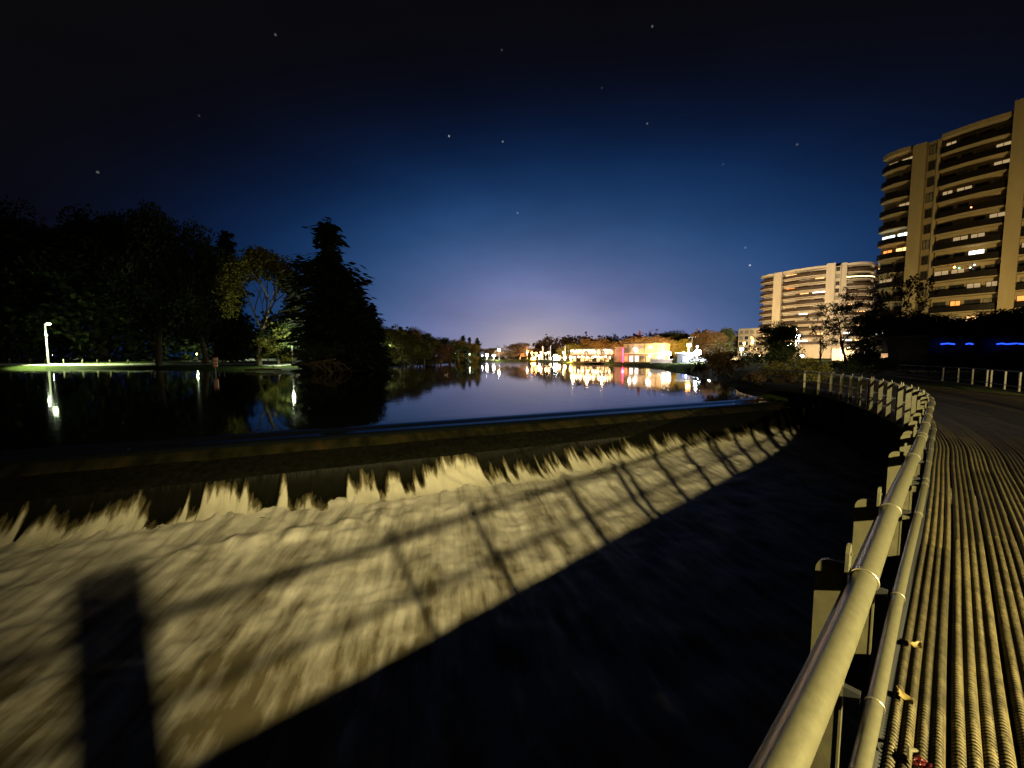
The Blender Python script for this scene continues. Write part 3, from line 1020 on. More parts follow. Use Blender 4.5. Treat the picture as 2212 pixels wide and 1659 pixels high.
tree('shrub', 'shrub', 2, 675, 735, 60, 76, 'leaf_dark', 'dark shrub under the tallest spruce by the fallen tree', GL, .7, cat='shrub')
tree('shrub', 'shrub', 1, 760, 745, 55, 88, 'leaf_dark', 'dark shrub under the right-hand spruces at the water', GL, .1, cat='shrub')
for a in [(838, 706, 26, 128, 'tall', 1, 'leaf_olive', 'thin hazy-topped olive tree just right of the spruces'),
          (858, 700, 20, 150, 'twiggy', 1, 'leaf_olive', 'fine twiggy tree tip behind the first olive tree'),
          (870, 722, 36, 132, 'broad', 1, 'leaf_olive', 'wide olive tree above the green-lit lamp reflection'),
          (889, 709, 26, 160, 'broad', 3, 'leaf_brown', 'brownish domed tree rising over the left tree belt'),
          (906, 716, 24, 175, 'broad', 2, 'leaf_dark', 'dark tree right of the brownish dome'),
          (915, 735, 32, 146, 'broad', 2, 'leaf_olive', 'olive tree at the water in the middle of the left belt'),
          (925, 722, 12, 185, 'conifer', 2, 'needle', 'small pointed conifer in the left belt'),
          (945, 728, 24, 190, 'broad', 1, 'leaf_dark', 'flat-topped dark tree behind the left belt'),
          (952, 742, 26, 168, 'broad', 3, 'leaf_brown', 'rust-brown low tree at the bend of the left shore'),
          (972, 738, 20, 178, 'tall', 2, 'leaf_green', 'bright green tree near the left shore lamps'),
          (1000, 726, 14, 195, 'conifer', 3, 'needle', 'dark conifer at the end of the left belt'),
          (990, 734, 20, 188, 'tall', 1, 'leaf_olive', 'olive tree in front of the end conifers'),
          (1014, 730, 10, 200, 'conifer', 1, 'needle', 'slim dark conifer second from the end of the left belt'),
          (1022, 742, 15, 190, 'tall', 3, 'leaf_olive', 'low olive tree under the last conifer of the left belt'),
          (1031, 731, 9, 205, 'conifer', 4, 'needle', 'last slim conifer closing the left tree belt'),
          (828, 752, 30, 124, 'shrub', 1, 'leaf_olive', 'olive waterside shrub by the nearer green-lit lamp'),
          (890, 764, 34, 138, 'shrub', 2, 'leaf_olive', 'wide waterside shrub in the middle of the left shore'),
          (940, 768, 30, 158, 'shrub', 1, 'leaf_brown', 'brown reedy shrub at the left shore bend')]:
    tree('deciduous_tree' if a[4] in ('broad', 'tall', 'twiggy') else 'conifer_tree' if a[4] == 'conifer' else 'shrub', a[4], a[5], a[0], a[1], a[2], a[3], a[6], a[7], GL, a[0] * .37, cat='shrub' if a[4] == 'shrub' else 'tree')
GF = 'trees behind the far shore'
for a in [(1060, 752, 26, 270, 'broad', 1, 'leaf_brown', 'low brown tree between the left belt and the narrow end of the pond'),
          (1093, 744, 18, 258, 'twiggy', 2, 'leaf_brown', 'thin twiggy brown tree at the narrow end of the pond'),
          (1122, 741, 24, 250, 'broad', 2, 'leaf_brown', 'rounded brown tree left of the orange-lit shore'),
          (1100, 755, 30, 248, 'shrub', 1, 'leaf_brown', 'brown shrub mass left of the orange-lit shore'),
          (1166, 752, 22, 300, 'broad', 3, 'leaf_brown', 'far brown tree behind the orange glow'),
          (1180, 748, 6, 300, 'conifer', 1, 'needle', 'tiny dark spire of a conifer over the far lights'),
          (1201, 753, 22, 310, 'broad', 1, 'leaf_dark', 'dark far tree behind the large white shore lamp'),
          (1226, 750, 24, 250, 'broad', 2, 'leaf_olive', 'green-lit tree beside the pale pole'),
          (1258, 741, 34, 220, 'broad', 3, 'leaf_olive', 'wide olive tree behind the left end of the string-lit building'),
          (1286, 731, 26, 205, 'broad', 1, 'leaf_brown', 'dark-domed tree over the string-lit building'),
          (1308, 735, 18, 200, 'broad', 2, 'leaf_brown', 'smaller dome right of the dark-domed tree'),
          (1346, 735, 26, 190, 'broad', 3, 'leaf_brown', 'dark pointed dome above the red-lit corner'),
          (1367, 727, 10, 185, 'conifer', 2, 'leaf_red', 'conifer tinted red as by red light, left of the tall crimson one'),
          (1382, 716, 8, 185, 'conifer', 3, 'leaf_red', 'conifer spike tinted crimson as by red light above the pink building'),
          (1399, 727, 40, 180, 'broad', 1, 'leaf_brown', 'broad lit brown crown behind the pink building'),
          (1412, 711, 20, 195, 'twiggy', 1, 'leaf_brown', 'bare grey twigs showing above the pink building'),
          (1440, 730, 30, 175, 'broad', 2, 'leaf_brown', 'tan lit crown behind the yellow sign lights'),
          (1460, 716, 32, 190, 'broad', 3, 'leaf_dark', 'large dark dome right of the tan crown'),
          (1474, 733, 24, 165, 'broad', 1, 'leaf_olive', 'green-lit crown left of the orange lamp pole'),
          (1512, 710, 22, 180, 'twiggy', 2, 'leaf_brown', 'brown twiggy crown behind the white lamp'),
          (1505, 722, 26, 172, 'broad', 2, 'leaf_brown', 'brown crown behind the blue-lit kiosk'),
          (1540, 715, 26, 165, 'broad', 3, 'leaf_brown', 'mid-brown crown right of the white lamp'),
          (1573, 709, 16, 170, 'broad', 1, 'leaf_dark', 'dark tree beside the low lit block'),
          (1560, 735, 34, 120, 'twiggy', 1, 'leaf_olive', 'twiggy tree in front of the low lit block'),
          (1535, 742, 30, 105, 'twiggy', 2, 'leaf_brown', 'twiggy brown tree at the right end of the far shore')]:
    tree('deciduous_tree' if a[4] in ('broad', 'tall', 'twiggy') else 'conifer_tree' if a[4] == 'conifer' else 'shrub', a[4], a[5], a[0], a[1], a[2], a[3], a[6], a[7], GF, a[0] * .53, cat='shrub' if a[4] == 'shrub' else 'tree')
GR = 'trees in front of the towers'
tree('deciduous_tree', 'broad', 2, 1682, 698, 36, 74, 'leaf_dark', 'bushy dark tree left of the starburst lamp, in front of the further tower', GR, .4)
tree('bare_tree', 'twiggy', 3, 1776, 668, 46, 62, 'leaf_dark', 'fine twiggy tree right of the starburst lamp', GR, 1.1, 'bark')
tree('bare_tree', 'twiggy', 1, 1838, 632, 66, 58, 'leaf_green', 'leafy twigged tree with green leaves against the further tower', GR, 2.0, 'bark')
tree('bare_tree', 'twiggy', 2, 1884, 600, 52, 55, 'leaf_dark', 'tall dark-stemmed tree in front of the gap between the towers', GR, .2, 'bark')
tree('bare_tree', 'twiggy', 3, 1938, 560, 62, 52, 'leaf_red', 'tall bare reddish tree against the left foot of the near tower', GR, .8, 'bark')
tree('deciduous_tree', 'broad', 3, 1935, 676, 62, 50, 'leaf_dark', 'black tree below the near tower left corner', GR, 1.9)
tree('deciduous_tree', 'broad', 1, 2040, 692, 74, 47, 'leaf_dark', 'black tree below the middle of the near tower', GR, .5)
tree('deciduous_tree', 'broad', 2, 2135, 676, 82, 45, 'leaf_dark', 'black tree below the pale pier of the near tower', GR, 1.5)
tree('deciduous_tree', 'broad', 3, 2225, 664, 85, 43, 'leaf_dark', 'black tree cut by the right edge of the photo', GR, 2.5)
GS = 'shrubs on the right bank'
for a in [(1590, 758, 62, 46, 'shrub', 1, 'leaf_brown', 'wide brown shrub nearest the far pond shore'),
          (1545, 772, 40, 62, 'shrub', 2, 'leaf_brown', 'low brown shrub where the far shore meets the right bank'),
          (1655, 740, 55, 38, 'shrub', 2, 'leaf_dark', 'dark shrub under the bushy tree'),
          (1724, 762, 30, 35, 'twiggy', 1, 'leaf_olive', 'slim olive sapling standing above the weir end'),
          (1725, 774, 50, 29.5, 'shrub', 1, 'leaf_olive', 'leafy olive shrub at the right end of the weir'),
          (1668, 800, 46, 30.5, 'shrub', 2, 'leaf_brown', 'low brown shrub beside the weir crest'),
          (1770, 792, 42, 27.5, 'shrub', 2, 'leaf_olive', 'olive shrub crowding the last railing posts'),
          (1800, 778, 50, 36, 'shrub', 1, 'leaf_dark', 'dark green shrub behind the far railing posts'),
          (1880, 784, 60, 40, 'shrub', 2, 'leaf_dark', 'black shrub under the tall bare trees'),
          (2010, 764, 90, 38, 'shrub', 1, 'leaf_dark', 'long black shrub behind the far railing'),
          (2130, 758, 90, 36, 'shrub', 2, 'leaf_dark', 'black shrub behind the far railing near the right edge')]:
    tree('shrub' if a[4] == 'shrub' else 'sapling', a[4], a[5], a[0], a[1], a[2], a[3], a[6], a[7], GS, a[0] * .41, cat='shrub' if a[4] == 'shrub' else 'tree')

# fallen tree trailing its bare limbs into the pond
g = random.Random(3)
ft = empty('fallen_tree', (-37.5, 72.5, .6), 'fallen tree with bare pale limbs fanning down into the water under the spruces', 'tree')
MB().tube([(-6, 4, .8), (-2, 2, 1.0), (2, 0, 1.5), (5, -1.5, 1.9)], [.35, .3, .22, .14], 8).build('trunk', M['branch'], ft, True)
for i in range(20):
    b = MB()
    t0 = g.uniform(-.9, 1)
    p0 = Vector((t0 * 4.5 + .6, -t0 * 1.3 + .4, 1.1 + .2 * t0))
    ln = g.uniform(3.0, 7.5)
    dx = g.uniform(.3, 1.0); up = g.uniform(-.05, .55)
    pts = [p0 + Vector((dx * ln * u, -.5 * ln * u + g.uniform(-.1, .1), up * ln * u - (.45 + up * .4) * ln * u * u)) for u in (0, .25, .5, .75, 1)]
    b.tube(pts, [.10, .085, .065, .045, .02], 5)
    for k in (1, 2, 3):
        q = pts[k]
        e = q + Vector((g.uniform(.4, 1.4), g.uniform(-.8, .3), g.uniform(-.9, .5)))
        b.tube([q, (q + e) / 2 + Vector((0, 0, .12)), e], [.045, .03, .012], 4)
    b.build('limb', M['branch'], ft, True)
lg = empty('driftwood_log', (-48.5, 75.5, .25), 'long pale log lying at the waterline left of the fallen tree', 'log')
MB().tube([(-4, .4, .1), (-1, 0, .25), (3, -.2, .2), (4.6, -.6, -.2)], [.20, .24, .18, .08], 9).build('stem', M['branch'], lg, True)
MB().tube([(1.6, -.1, .3), (2.6, -.4, .9)], [.07, .03], 5).build('stub', M['branch'], lg, True)

# ------------------------------------------------------------------ left bank: path, bollards, lamps, marker, cars
pl = [(-230, 80), (-190, 88), (-150, 98), (-118, 102), (-92, 102.5), (-66, 98), (-52, 90)]
pc = catmull([Vector(p) for p in pl], 14)
P = []
for i, p in enumerate(pc):
    t = (pc[min(i + 1, len(pc) - 1)] - pc[max(i - 1, 0)]).normalized(); n_ = Vector((-t.y, t.x))
    P.append([(*(p + n_ * w), gz(*(p + n_ * w)) + .07) for w in (-3.2, -1, 1, 3.2)])
tag(link('path', grid_mesh('path', np.array(P), False, True), M['path']), kind='structure')


def bollard(px, Y, label, lean=0):
    p = at(px, 784, 1.1)
    x = (px - 1106) / F * Y
    z = gz(x, Y)
    b = empty('bollard', (x, Y, z - .05), label, 'bollard', 'bollards beside the lit park path')
    b.rotation_euler = (0, lean, 0)
    MB().tube([(0, 0, 0), (0, 0, 1.05), (0, 0, 1.2), (0, 0, 1.3)], [.17, .16, .15, .08], 10).build('post', M['bark_pale'], b, True)
    MB().tube([(0, 0, 1.0), (0, 0, 1.08)], [.168, .166], 10).build('band', M['white'], b)


for px, lb, ln in [(22, 'brownish bollard nearest the left edge of the photo', 0), (67, 'bollard just left of the tall park lamp', 0), (101, 'bollard close at the right of the tall park lamp pole', 0),
                   (139, 'bright bollard, first clear one right of the tall park lamp', 0), (180, 'dim bluish bollard between two bright ones', 0), (212, 'white-lit bollard, brightest of the row', 0),
                   (241, 'bollard leaning to the left', -.25), (278, 'thin bollard where the bright path ends', 0), (335, 'dim bollard before the dark gap', 0), (389, 'pale bollard midway to the striped marker', 0),
                   (437, 'bollard half hidden in the dark left of the marker', 0), (452, 'bollard second left of the striped marker', 0), (473, 'orange-tinted bollard just right of the striped marker', 0),
                   (483, 'orange-tinted leaning bollard second right of the striped marker', .15), (562, 'bollard right of the slanting trunk', 0), (580, 'last bollard of the row near the log', 0)]:
    bollard(px, 105.5 if px < 440 else 101, lb, ln)

lamps_group = 'park lamps on the left bank'
GL2 = 'lamps on the far shore'
lx = aty(97, 699, 101)
pk = empty('park_lamp', (lx.x, 101, gz(lx.x, 101)), 'tall white-green park lamp on the left lawn mirrored in the pond', 'street lamp', lamps_group)
hz = lx.z - gz(lx.x, 101)
MB().tube([(0, 0, 0), (0, 0, hz * .5), (0, 0, hz)], [.22, .18, .14], 10).build('pole', M['white'], pk, True)
MB().tube([(0, 0, hz - .3), (.5, -.1, hz), (1.1, -.2, hz)], .07, 8).build('arm', M['pole'], pk, True)
MB().box((1.3, -.25, hz + .09), (1.2, .5, .14)).build('lamp_head', M['pole'], pk)
MB().ball((1.2, -.25, hz - .12), (.62, .35, .22)).build('globe', EM['green'], pk, True)
spot('park_light', (lx.x + 1.1, 100.6, lx.z - .4), (lx.x + 5, 101.5, 0), 85000, (.80, 1, .45), 104, .5, .3, pk)
l = bpy.data.lights.new('lamp_light', 'POINT'); l.energy = 250; l.color = (.85, 1, .7); l.shadow_soft_size = .2  # added point light in mid-air that brightens the pole
o = bpy.data.objects.new('lamp_light', l); COL.objects.link(o); o.parent = pk; o.location = (.9, -1.2, hz * .72)
MB().box((.2, 0, hz * .72), (.1, .5, .5)).build('sign_plate', M['white'], pk)


def park_lamp(px, py, Y, label, m='green', r=.28, power=None, col=(.85, 1, .62), grp=lamps_group, arm=0.0, name='park_lamp', thick=.07):
    r = r * (1.2 if grp == GL2 else 1)  # globes enlarged to stand in for glare on the far shore
    p = aty(px, py, Y)
    z = gz(p.x, Y)
    e = empty(name, (p.x, Y, z), label, 'street lamp', grp)
    h = p.z - z
    off = .35 if arm >= 0 else -.35
    MB().tube([(arm, .12, -.1), (arm, .12, max(.3, h))], [thick * 1.25, thick], 8).build('pole', M['pole'], e, True)
    if abs(arm) > .05:
        MB().tube([(arm, .12, h + .1), (arm * .5, .06, h + r + .15), (0, 0, h + r)], thick * .6, 6).build('arm', M['pole'], e)
    MB().tube([(0, 0, h + r * .6), (0, 0, h + r * 1.25)], [r * 1.05, r * .3], 10).build('hood', M['pole'], e)
    MB().ball((0, 0, h), (r, r, r * .9)).build('globe', EM[m], e, True)
    if power:
        back = grp == GL2           # shore lamps get an added spot aimed back at the trees, sparing the towers
        l = bpy.data.lights.new('lamp_light', 'SPOT' if back else 'POINT')
        l.energy = power * (7 if back else 1.4 if grp == lamps_group else 1); l.color = col; l.shadow_soft_size = r * 1.1
        o = bpy.data.objects.new('lamp_light', l); COL.objects.link(o); o.parent = e; o.location = (0, -.02, h - r * 1.4)
        if back:
            l.spot_size = R(158); l.spot_blend = .35
            o.rotation_euler = Vector((0, 1, -.2)).to_track_quat('-Z', 'Y').to_euler()
    return e


park_lamp(629.5, 733, 88.5, 'white-green lamp among the bright yellow leaves left of the spruces', 'green', .30, 5500)
park_lamp(792, 745, 120, 'small pale lamp low in the trees right of the spruces', 'white', .22, 900)
park_lamp(836, 753.5, 131, 'green-white lamp in front of the olive trees on the left shore', 'green', .34, 5000)
park_lamp(983, 764, 186, 'small lamp on the lit spit of the left shore', 'green', .34, 3500)
park_lamp(1016, 765.5, 196, 'white lamp at the tip of the left shore', 'green', .62, 5200)
park_lamp(1042, 768, 232, 'faint far lamp beyond the left shore tip', 'white', .3, None)

# hazard marker standing in the pond
mk = at(466, 806, 0)
hm = empty('hazard_marker', (mk.x, mk.y, -.3), 'orange and white striped hazard marker standing in the dark pond', 'marker')
MB().tube([(0, 0, -1), (0, 0, 1.4)], .09, 8).build('post', M['pole'], hm)
M['orange'] = mat('orange_paint', (.75, .10, .03), .5, 0, .1, 3)
nB = 7
for i in range(nB):
    MB().tube([(0, 0, 1.25 + i * .27), (0, 0, 1.25 + (i + 1) * .27 - .004)], [.38, .38] if i else [.2, .38], 14).build('band', M['orange'] if i % 2 == 0 else M['white'], hm, True)

# parked cars behind the lawn


def car_parts(e, body, x=0):
    prof_ = [(-2.2, .35), (-2.25, .75), (-2.1, .95), (-1.35, 1.0), (-.75, 1.45), (.75, 1.48), (1.45, 1.02), (2.1, .88), (2.25, .65), (2.2, .35)]
    n = len(prof_)
    b = MB()
    vs = [(p[0], y * (.86 if p[1] > 1.2 else 1), p[1]) for y in (-.88, .88) for p in prof_]
    b.add(vs, [tuple(range(n)), tuple(range(2 * n - 1, n - 1, -1))] + [(i, n + i, n + (i + 1) % n, (i + 1) % n) for i in range(n)])
    b.build('body', body, e)
    for y in (-.90, .90):
        w = MB()
        s_ = 1 if y > 0 else -1
        w.add([(-1.15, y * .96, 1.02), (1.2, y * .96, 1.02), (.68, y * .90, 1.38), (-.7, y * .90, 1.38)], [(0, 1, 2, 3)])
        w.build('side_window', M['glass'], e)
    MB().add([(1.47, -.75, 1.04), (1.47, .75, 1.04), (.83, .66, 1.44), (.83, -.66, 1.44)], [(0, 1, 2, 3)]).build('windscreen', M['glass'], e)
    for wx in (-1.4, 1.4):
        for y in (-.82, .82):
            wh = MB().tube([(wx, y - .1, .33), (wx, y + .1, .33)], .33, 14).build('wheel', M['rubber'], e)
            MB().tube([(wx, y + (.11 if y > 0 else -.13), .33), (wx, y + (.13 if y > 0 else -.11), .33)], .19, 10).build('rim', M['pole'], wh)
    for y in (-.6, .6):
        MB().box((2.21, y, .68), (.06, .34, .14)).build('headlight', M['white'], e)


M['car_dark'] = mat('car_paint_dark', (.03, .03, .035), .25, .3, .05, 1)
M['car_silver'] = mat('car_paint_silver', (.45, .45, .43), .3, .5, .05, 1)
M['car_red'] = mat('car_paint_red', (.30, .04, .03), .3, .2, .05, 1)
for px, Y, m_, rz, lb in [(35, 150, 'car_dark', .1, 'dark parked car at the far left behind the lawn'), (78, 150, 'car_silver', .05, 'silver parked car just left of the tall park lamp'),
                          (165, 146, 'car_silver', 0, 'pale parked car right of the tall park lamp'), (232, 150, 'car_red', .1, 'reddish parked car behind the leaning bollard'),
                          (420, 150, 'car_silver', .2, 'pale parked car behind the dark gap in the lawn')]:
    x = (px - 1106) / F * Y
    e = empty('parked_car', (x, Y, gz(x, Y)), lb, 'car', 'cars parked behind the lawn', rz)
    car_parts(e, M[m_])
park_lamp(112, 764, 139, 'low amber light among the parked cars', 'white', .18, 600)
park_lamp(425, 764, 142, 'low lamp by the pale car beyond the dark gap', 'warm', .18, 1300)
# lit strip of kerb far behind the slanting trunk
kb = empty('low_wall', (-85, 139, gz(-85, 139)), 'long pale low wall lit white behind the slanting trunk', 'wall')
MB().box((0, 0, .35), (28, .4, .8), -.03).build('wall', M['white'], kb)
park_lamp(505, 758, 132, 'shaded lamp over the long pale low wall', 'green', .15, 1500)

# birds
M['feather'] = mat('feather_brown', (.16, .12, .08), .8, 0, .3, 8)
M['feather_white'] = mat('feather_white', (.75, .74, .72), .8, 0, .1, 8)


def bird(loc, label, body, group, rz, stand=False, name='duck'):
    e = empty(name, loc, label, 'bird', group, rz)
    b = MB()
    h = .16 if stand else .04
    b.ball((0, 0, h + .06), (.24, .12, .11), 12, 8)
    b.tube([(.16, 0, h + .10), (.21, 0, h + .20), (.23, 0, h + .26)], [.06, .045, .045], 8)
    b.ball((.245, 0, h + .285), (.06, .05, .05), 10, 6)
    b.tube([(-.2, 0, h + .07), (-.34, 0, h + .11)], [.07, .015], 6)
    b.build('body', M[body], e, True)
    MB().tube([(.29, 0, h + .28), (.36, 0, h + .265)], [.022, .012], 6).build('beak', M['orange'], e)
    for y in (-.1, .1):
        MB().ball((-.03, y, h + .09), (.2, .035, .075), 10, 6).build('wing', M['feather' if body == 'feather' else 'feather_grey'], e, True)
    if stand:
        for y in (-.05, .05):
            MB().tube([(0, y, 0), (0, y, h)], .012, 5).build('leg', M['orange'], e)


M['feather_grey'] = mat('feather_grey', (.35, .35, .36), .8, 0, .1, 8)
for (px, py), lb, rz, fm in [((1250, 830), 'brown and white duck floating in mid pond below the string-lit building', 3.0, 'feather'), ((964, 811), 'pale duck floating off the left shore', .5, 'feather_white'),
                             ((848, 813), 'small brown duck near the left shore lamp reflection', 1.2, 'feather'), ((987, 815), 'grey duck behind the pale one', 2.2, 'feather')]:
    bird(at(px, py, -.02), lb, fm, 'ducks on the pond', rz)
# rocks under the right bank
g = random.Random(9)
for i, (px, py, z, r, lb) in enumerate([(1905, 890, -.3, .8, 'brown boulder highest on the right bank below the railing'), (1862, 918, -1.2, .9, 'brown boulder left of the highest one at the river edge'),
                                        (1925, 925, -1.0, .7, 'boulder half hidden behind the nearest wide posts'), (1890, 950, -1.9, .7, 'wet boulder lowest by the dark water'), (1835, 888, -1.2, .7, 'boulder nearest the end of the falls'),
                                        (1800, 872, -.8, .8, 'dark boulder under the olive shrubs')]):
    p = at(px, py, z)
    e = empty('boulder', (p.x, p.y, p.z), lb, 'rock', 'boulders on the right bank')
    b = MB().ball((0, 0, 0), (r * 1.25, r, r * .7), 18, 12)
    b.v = [tuple(Vector(v) * (1 + .35 * noise.noise(Vector(v) * 1.6 + Vector((i * 7, 0, 0))) + .12 * noise.noise(Vector(v) * 5))) for v in b.v]
    b.build('stone', M['rock'], e)

# leaves and a crumpled wrapper on the deck
M['dry_leaf'] = mat('dry_leaf', (.16, .11, .025), .7, 0, .3, 20)
for px, py, lb, rz in [(1979, 1398, 'dry yellow leaf curled against the lower rail, furthest of the two', .4), (1957, 1512, 'dry yellow leaf on the first plank nearer the viewer', 1.4)]:
    p = at(px, py, ZD + .035)
    e = empty('leaf', p, lb, 'leaf', 'leaves on the deck', rz)
    P = np.zeros((9, 5, 3))
    for i, u in enumerate(np.linspace(-1, 1, 9)):
        wv = (1 - abs(u) ** 1.6) * .028 + .001
        for j, v in enumerate(np.linspace(-1, 1, 5)):
            P[i, j] = (u * .042, v * wv * .8 * (1.2 if i % 2 else .85), .014 * u * u + .012 * abs(v))
    link('blade', grid_mesh('blade', P, True), M['dry_leaf'], e)
    MB().tube([(.038, 0, .014), (.062, 0, .02)], .0015, 5).build('stalk', M['dry_leaf'], e)
M['foil_red'] = mat('foil_red', (.05, .003, .004), .3, .4, .3, 12)
M['foil'] = mat('foil_silver', (.8, .72, .45), .18, .9, .2, 12)
p = at(1992, 1660, ZD + .04)
e = empty('wrapper', p, 'crumpled red and gold foil wrapper lying on the ribbed deck', 'wrapper', None, .5)
P = np.zeros((14, 12, 3))
for i in range(14):
    for j in range(12):
        P[i, j] = ((i / 13 - .5) * .065, (j / 11 - .5) * .045, .02 + .022 * noise.noise(Vector((i * .45, j * .5, 2))) + .02 * noise.noise(Vector((i * .7, j * .7, 7))) * .6)
link('foil_sheet', grid_mesh('foil_sheet', P, False), M['foil_red'], e)
MB().tube([(-.04, .03, .03), (0, .042, .045), (.045, .03, .03)], [.006, .010, .006], 8).build('gold_edge', M['foil'], e)

# distant dark wood closing the lawn on the left
g_ = np.random.default_rng(4)
lobes = []
for a in np.linspace(-62, -14, 80):
    rr = 185 + g_.uniform(-12, 12)
    x, y = rr * math.sin(R(a)), rr * math.cos(R(a))
    h = g_.uniform(11, 20) * (1.7 if a < -38 else 1)  # raised at the far left to black out the sky there
    for k in range(3):
        lobes.append((x + g_.uniform(-4, 4), y + g_.uniform(-3, 3), 1.5 + h * (.2 + .3 * k), 5.5, 4.5, h * .28))
tag(link('wood', crown(lobes, 26000, .95, 21, .6), M['leaf_dark']), kind='stuff')
lobes = []
for a in np.linspace(4, 58, 90):
    rr = 330 + g_.uniform(-12, 12) if a < 25 else 240
    x, y = rr * math.sin(R(a)), rr * math.cos(R(a))
    h = g_.uniform(10, 15) * (1.25 if a < 25 else 1)
    for k in range(3):
        lobes.append((x + g_.uniform(-5, 5), y + g_.uniform(-3, 3), 2 + h * (.2 + .3 * k), 6.5, 5, h * .28))
tag(link('wood', crown(lobes, 22000, 1.2, 22, .6), M['leaf_brown']), kind='stuff')

# ------------------------------------------------------------------ apartment towers


def bay_pts(A, B, bulge, n=9):
    A = Vector(A); B = Vector(B)
    d = (B - A).normalized(); nn = Vector((-d.y, d.x))
    if nn.dot(-A) < 0:
        nn = -nn
    return [A + (B - A) * t + nn * bulge * 4 * t * (1 - t) for t in np.linspace(0, 1, n)], nn


def window(parent, p, t, nn, w, h, z, gm, frame=M['frame'], bars=1):
    """window in the wall: glazing set in a frame with a bar"""
    d = Vector((t.x, t.y)).normalized()
    rz = math.atan2(d.y, d.x)
    c = p + nn * .03
    b = MB()
    b.box((c.x, c.y, z + h / 2), (w, .06, h), rz, 0)
    o = b.build('window', gm, parent)
    f = MB()
    q = c + nn * .03
    for k in range(bars + 2):
        s_ = (k / (bars + 1) - .5) * w
        f.box((q.x + d.x * s_, q.y + d.y * s_, z + h / 2), (.09, .06, h + .1), rz)
    for zz in (z, z + h):
        f.box((q.x + nn.x * .004, q.y + nn.y * .004, zz), (w + .1, .06, .09), rz)
    f.build('window_frame', frame, o)
    return o


def tower(root, spec, z0, fh, nf, wallm, balm, depth, lit, roof_over=.5, low_floor=0):
    """spec: facade from left to right: (kind, A, B, extra)"""
    wall = MB()
    pier = []
    for bi, seg in enumerate(spec):
        kind, A, B = seg[0], Vector(seg[1]), Vector(seg[2])
        ex = seg[3] if len(seg) > 3 else {}
        ztop = z0 + fh * nf + ex.get('up', 0)
        pts, nn = bay_pts(A, B, 0, 2)
        d = (B - A).normalized()
        rz = math.atan2(d.y, d.x)
        W_ = (B - A).length
        C_ = (A + B) / 2
        if kind == 'pier':
            th = ex.get('th', 1.6)
            c = C_ - nn * (th / 2 - ex.get('out', .3))
            MB().box((c.x, c.y, (z0 + ztop + .4) / 2), (W_, th, ztop + .4 - z0), rz).build('pier', wallm, root)
        elif kind == 'windows':
            c = C_ - nn * 1.4
            wall.box((c.x, c.y, (z0 + ztop) / 2), (W_, 2.0, ztop - z0), rz)
            for f in range(low_floor, nf):
                key = (bi, f, 0)
                window(root, C_ - nn * .4, d, nn, W_ * .62, fh * .55, z0 + f * fh + .9, lit.get(key, M['glass'] if (f * 7 + bi) % 3 else M['blind']))
        elif kind == 'bay':
            bul = ex.get('bulge', 1.0); rec = ex.get('rec', 1.5)
            P_, nn = bay_pts(A, B, bul)
            wa, wb = A - nn * rec, B - nn * rec
            c = (wa + wb) / 2 - nn * .5
            wall.box((c.x, c.y, (z0 + ztop) / 2), (W_ + .02, 1.0, ztop - z0), rz)
            inner = [wb + nn * .002, wa + nn * .002]
            poly = [(p.x, p.y) for p in P_] + [(p.x, p.y) for p in inner]
            for f in range(low_floor, nf + 1):
                z = z0 + f * fh
                last = f == nf
                b = MB().prism(poly, z - .10, z + (.75 if last else .12))
                sl = b.build('roof_edge' if last else 'balcony', wallm, root)
                if last:
                    continue
                rb = MB()
                for p, q in zip(P_, P_[1:]):
                    m_ = (p + q) / 2 - nn * .10
                    dd = q - p
                    rb.box((m_.x, m_.y, z + .12 + .62), (dd.length + .02, .05, 1.22), math.atan2(dd.y, dd.x))
                rb.build('balustrade', balm, sl)
                nw = ex.get('nw', 2)
                for k in range(nw):
                    u = (k + .5) / nw
                    wp = wa + (wb - wa) * u
                    key = (bi, f, k)
                    gm = lit.get(key)
                    if gm is None:
                        r_ = (f * 13 + k * 7 + bi * 5) % 10
                        gm = M['blind'] if r_ < 3 else EM['win_dim'] if (f * 31 + k * 17 + bi * 23) % 19 < 5 else M['glass']
                    window(root, wp, d, nn, W_ / nw * ex.get('ww', [.80, .62, .90])[(k + f) % 3], fh * .64, z + .35, gm)
    wall.build('wall', wallm, root)
    # body behind the facade and flat roof
    a, z_ = Vector(spec[0][1]), Vector(spec[-1][2])
    d = (z_ - a).normalized(); nn = Vector((-d.y, d.x))
    if nn.dot(-a) < 0:
        nn = -nn
    outline = [a + d * 3.5 - nn * 5.5] + [z_ - nn * 5.5, z_ - nn * depth, a + d * 3.5 - nn * depth]
    zt = z0 + fh * nf
    MB().prism([(p.x, p.y) for p in outline], z0, zt - .3).build('core', wallm, root)
    MB().prism([(p.x, p.y) for p in outline], zt - .29, zt + .25).build('roof', M['roof'], root)


def P2(px, Y):
    return ((px - 1106) / F * Y, Y)


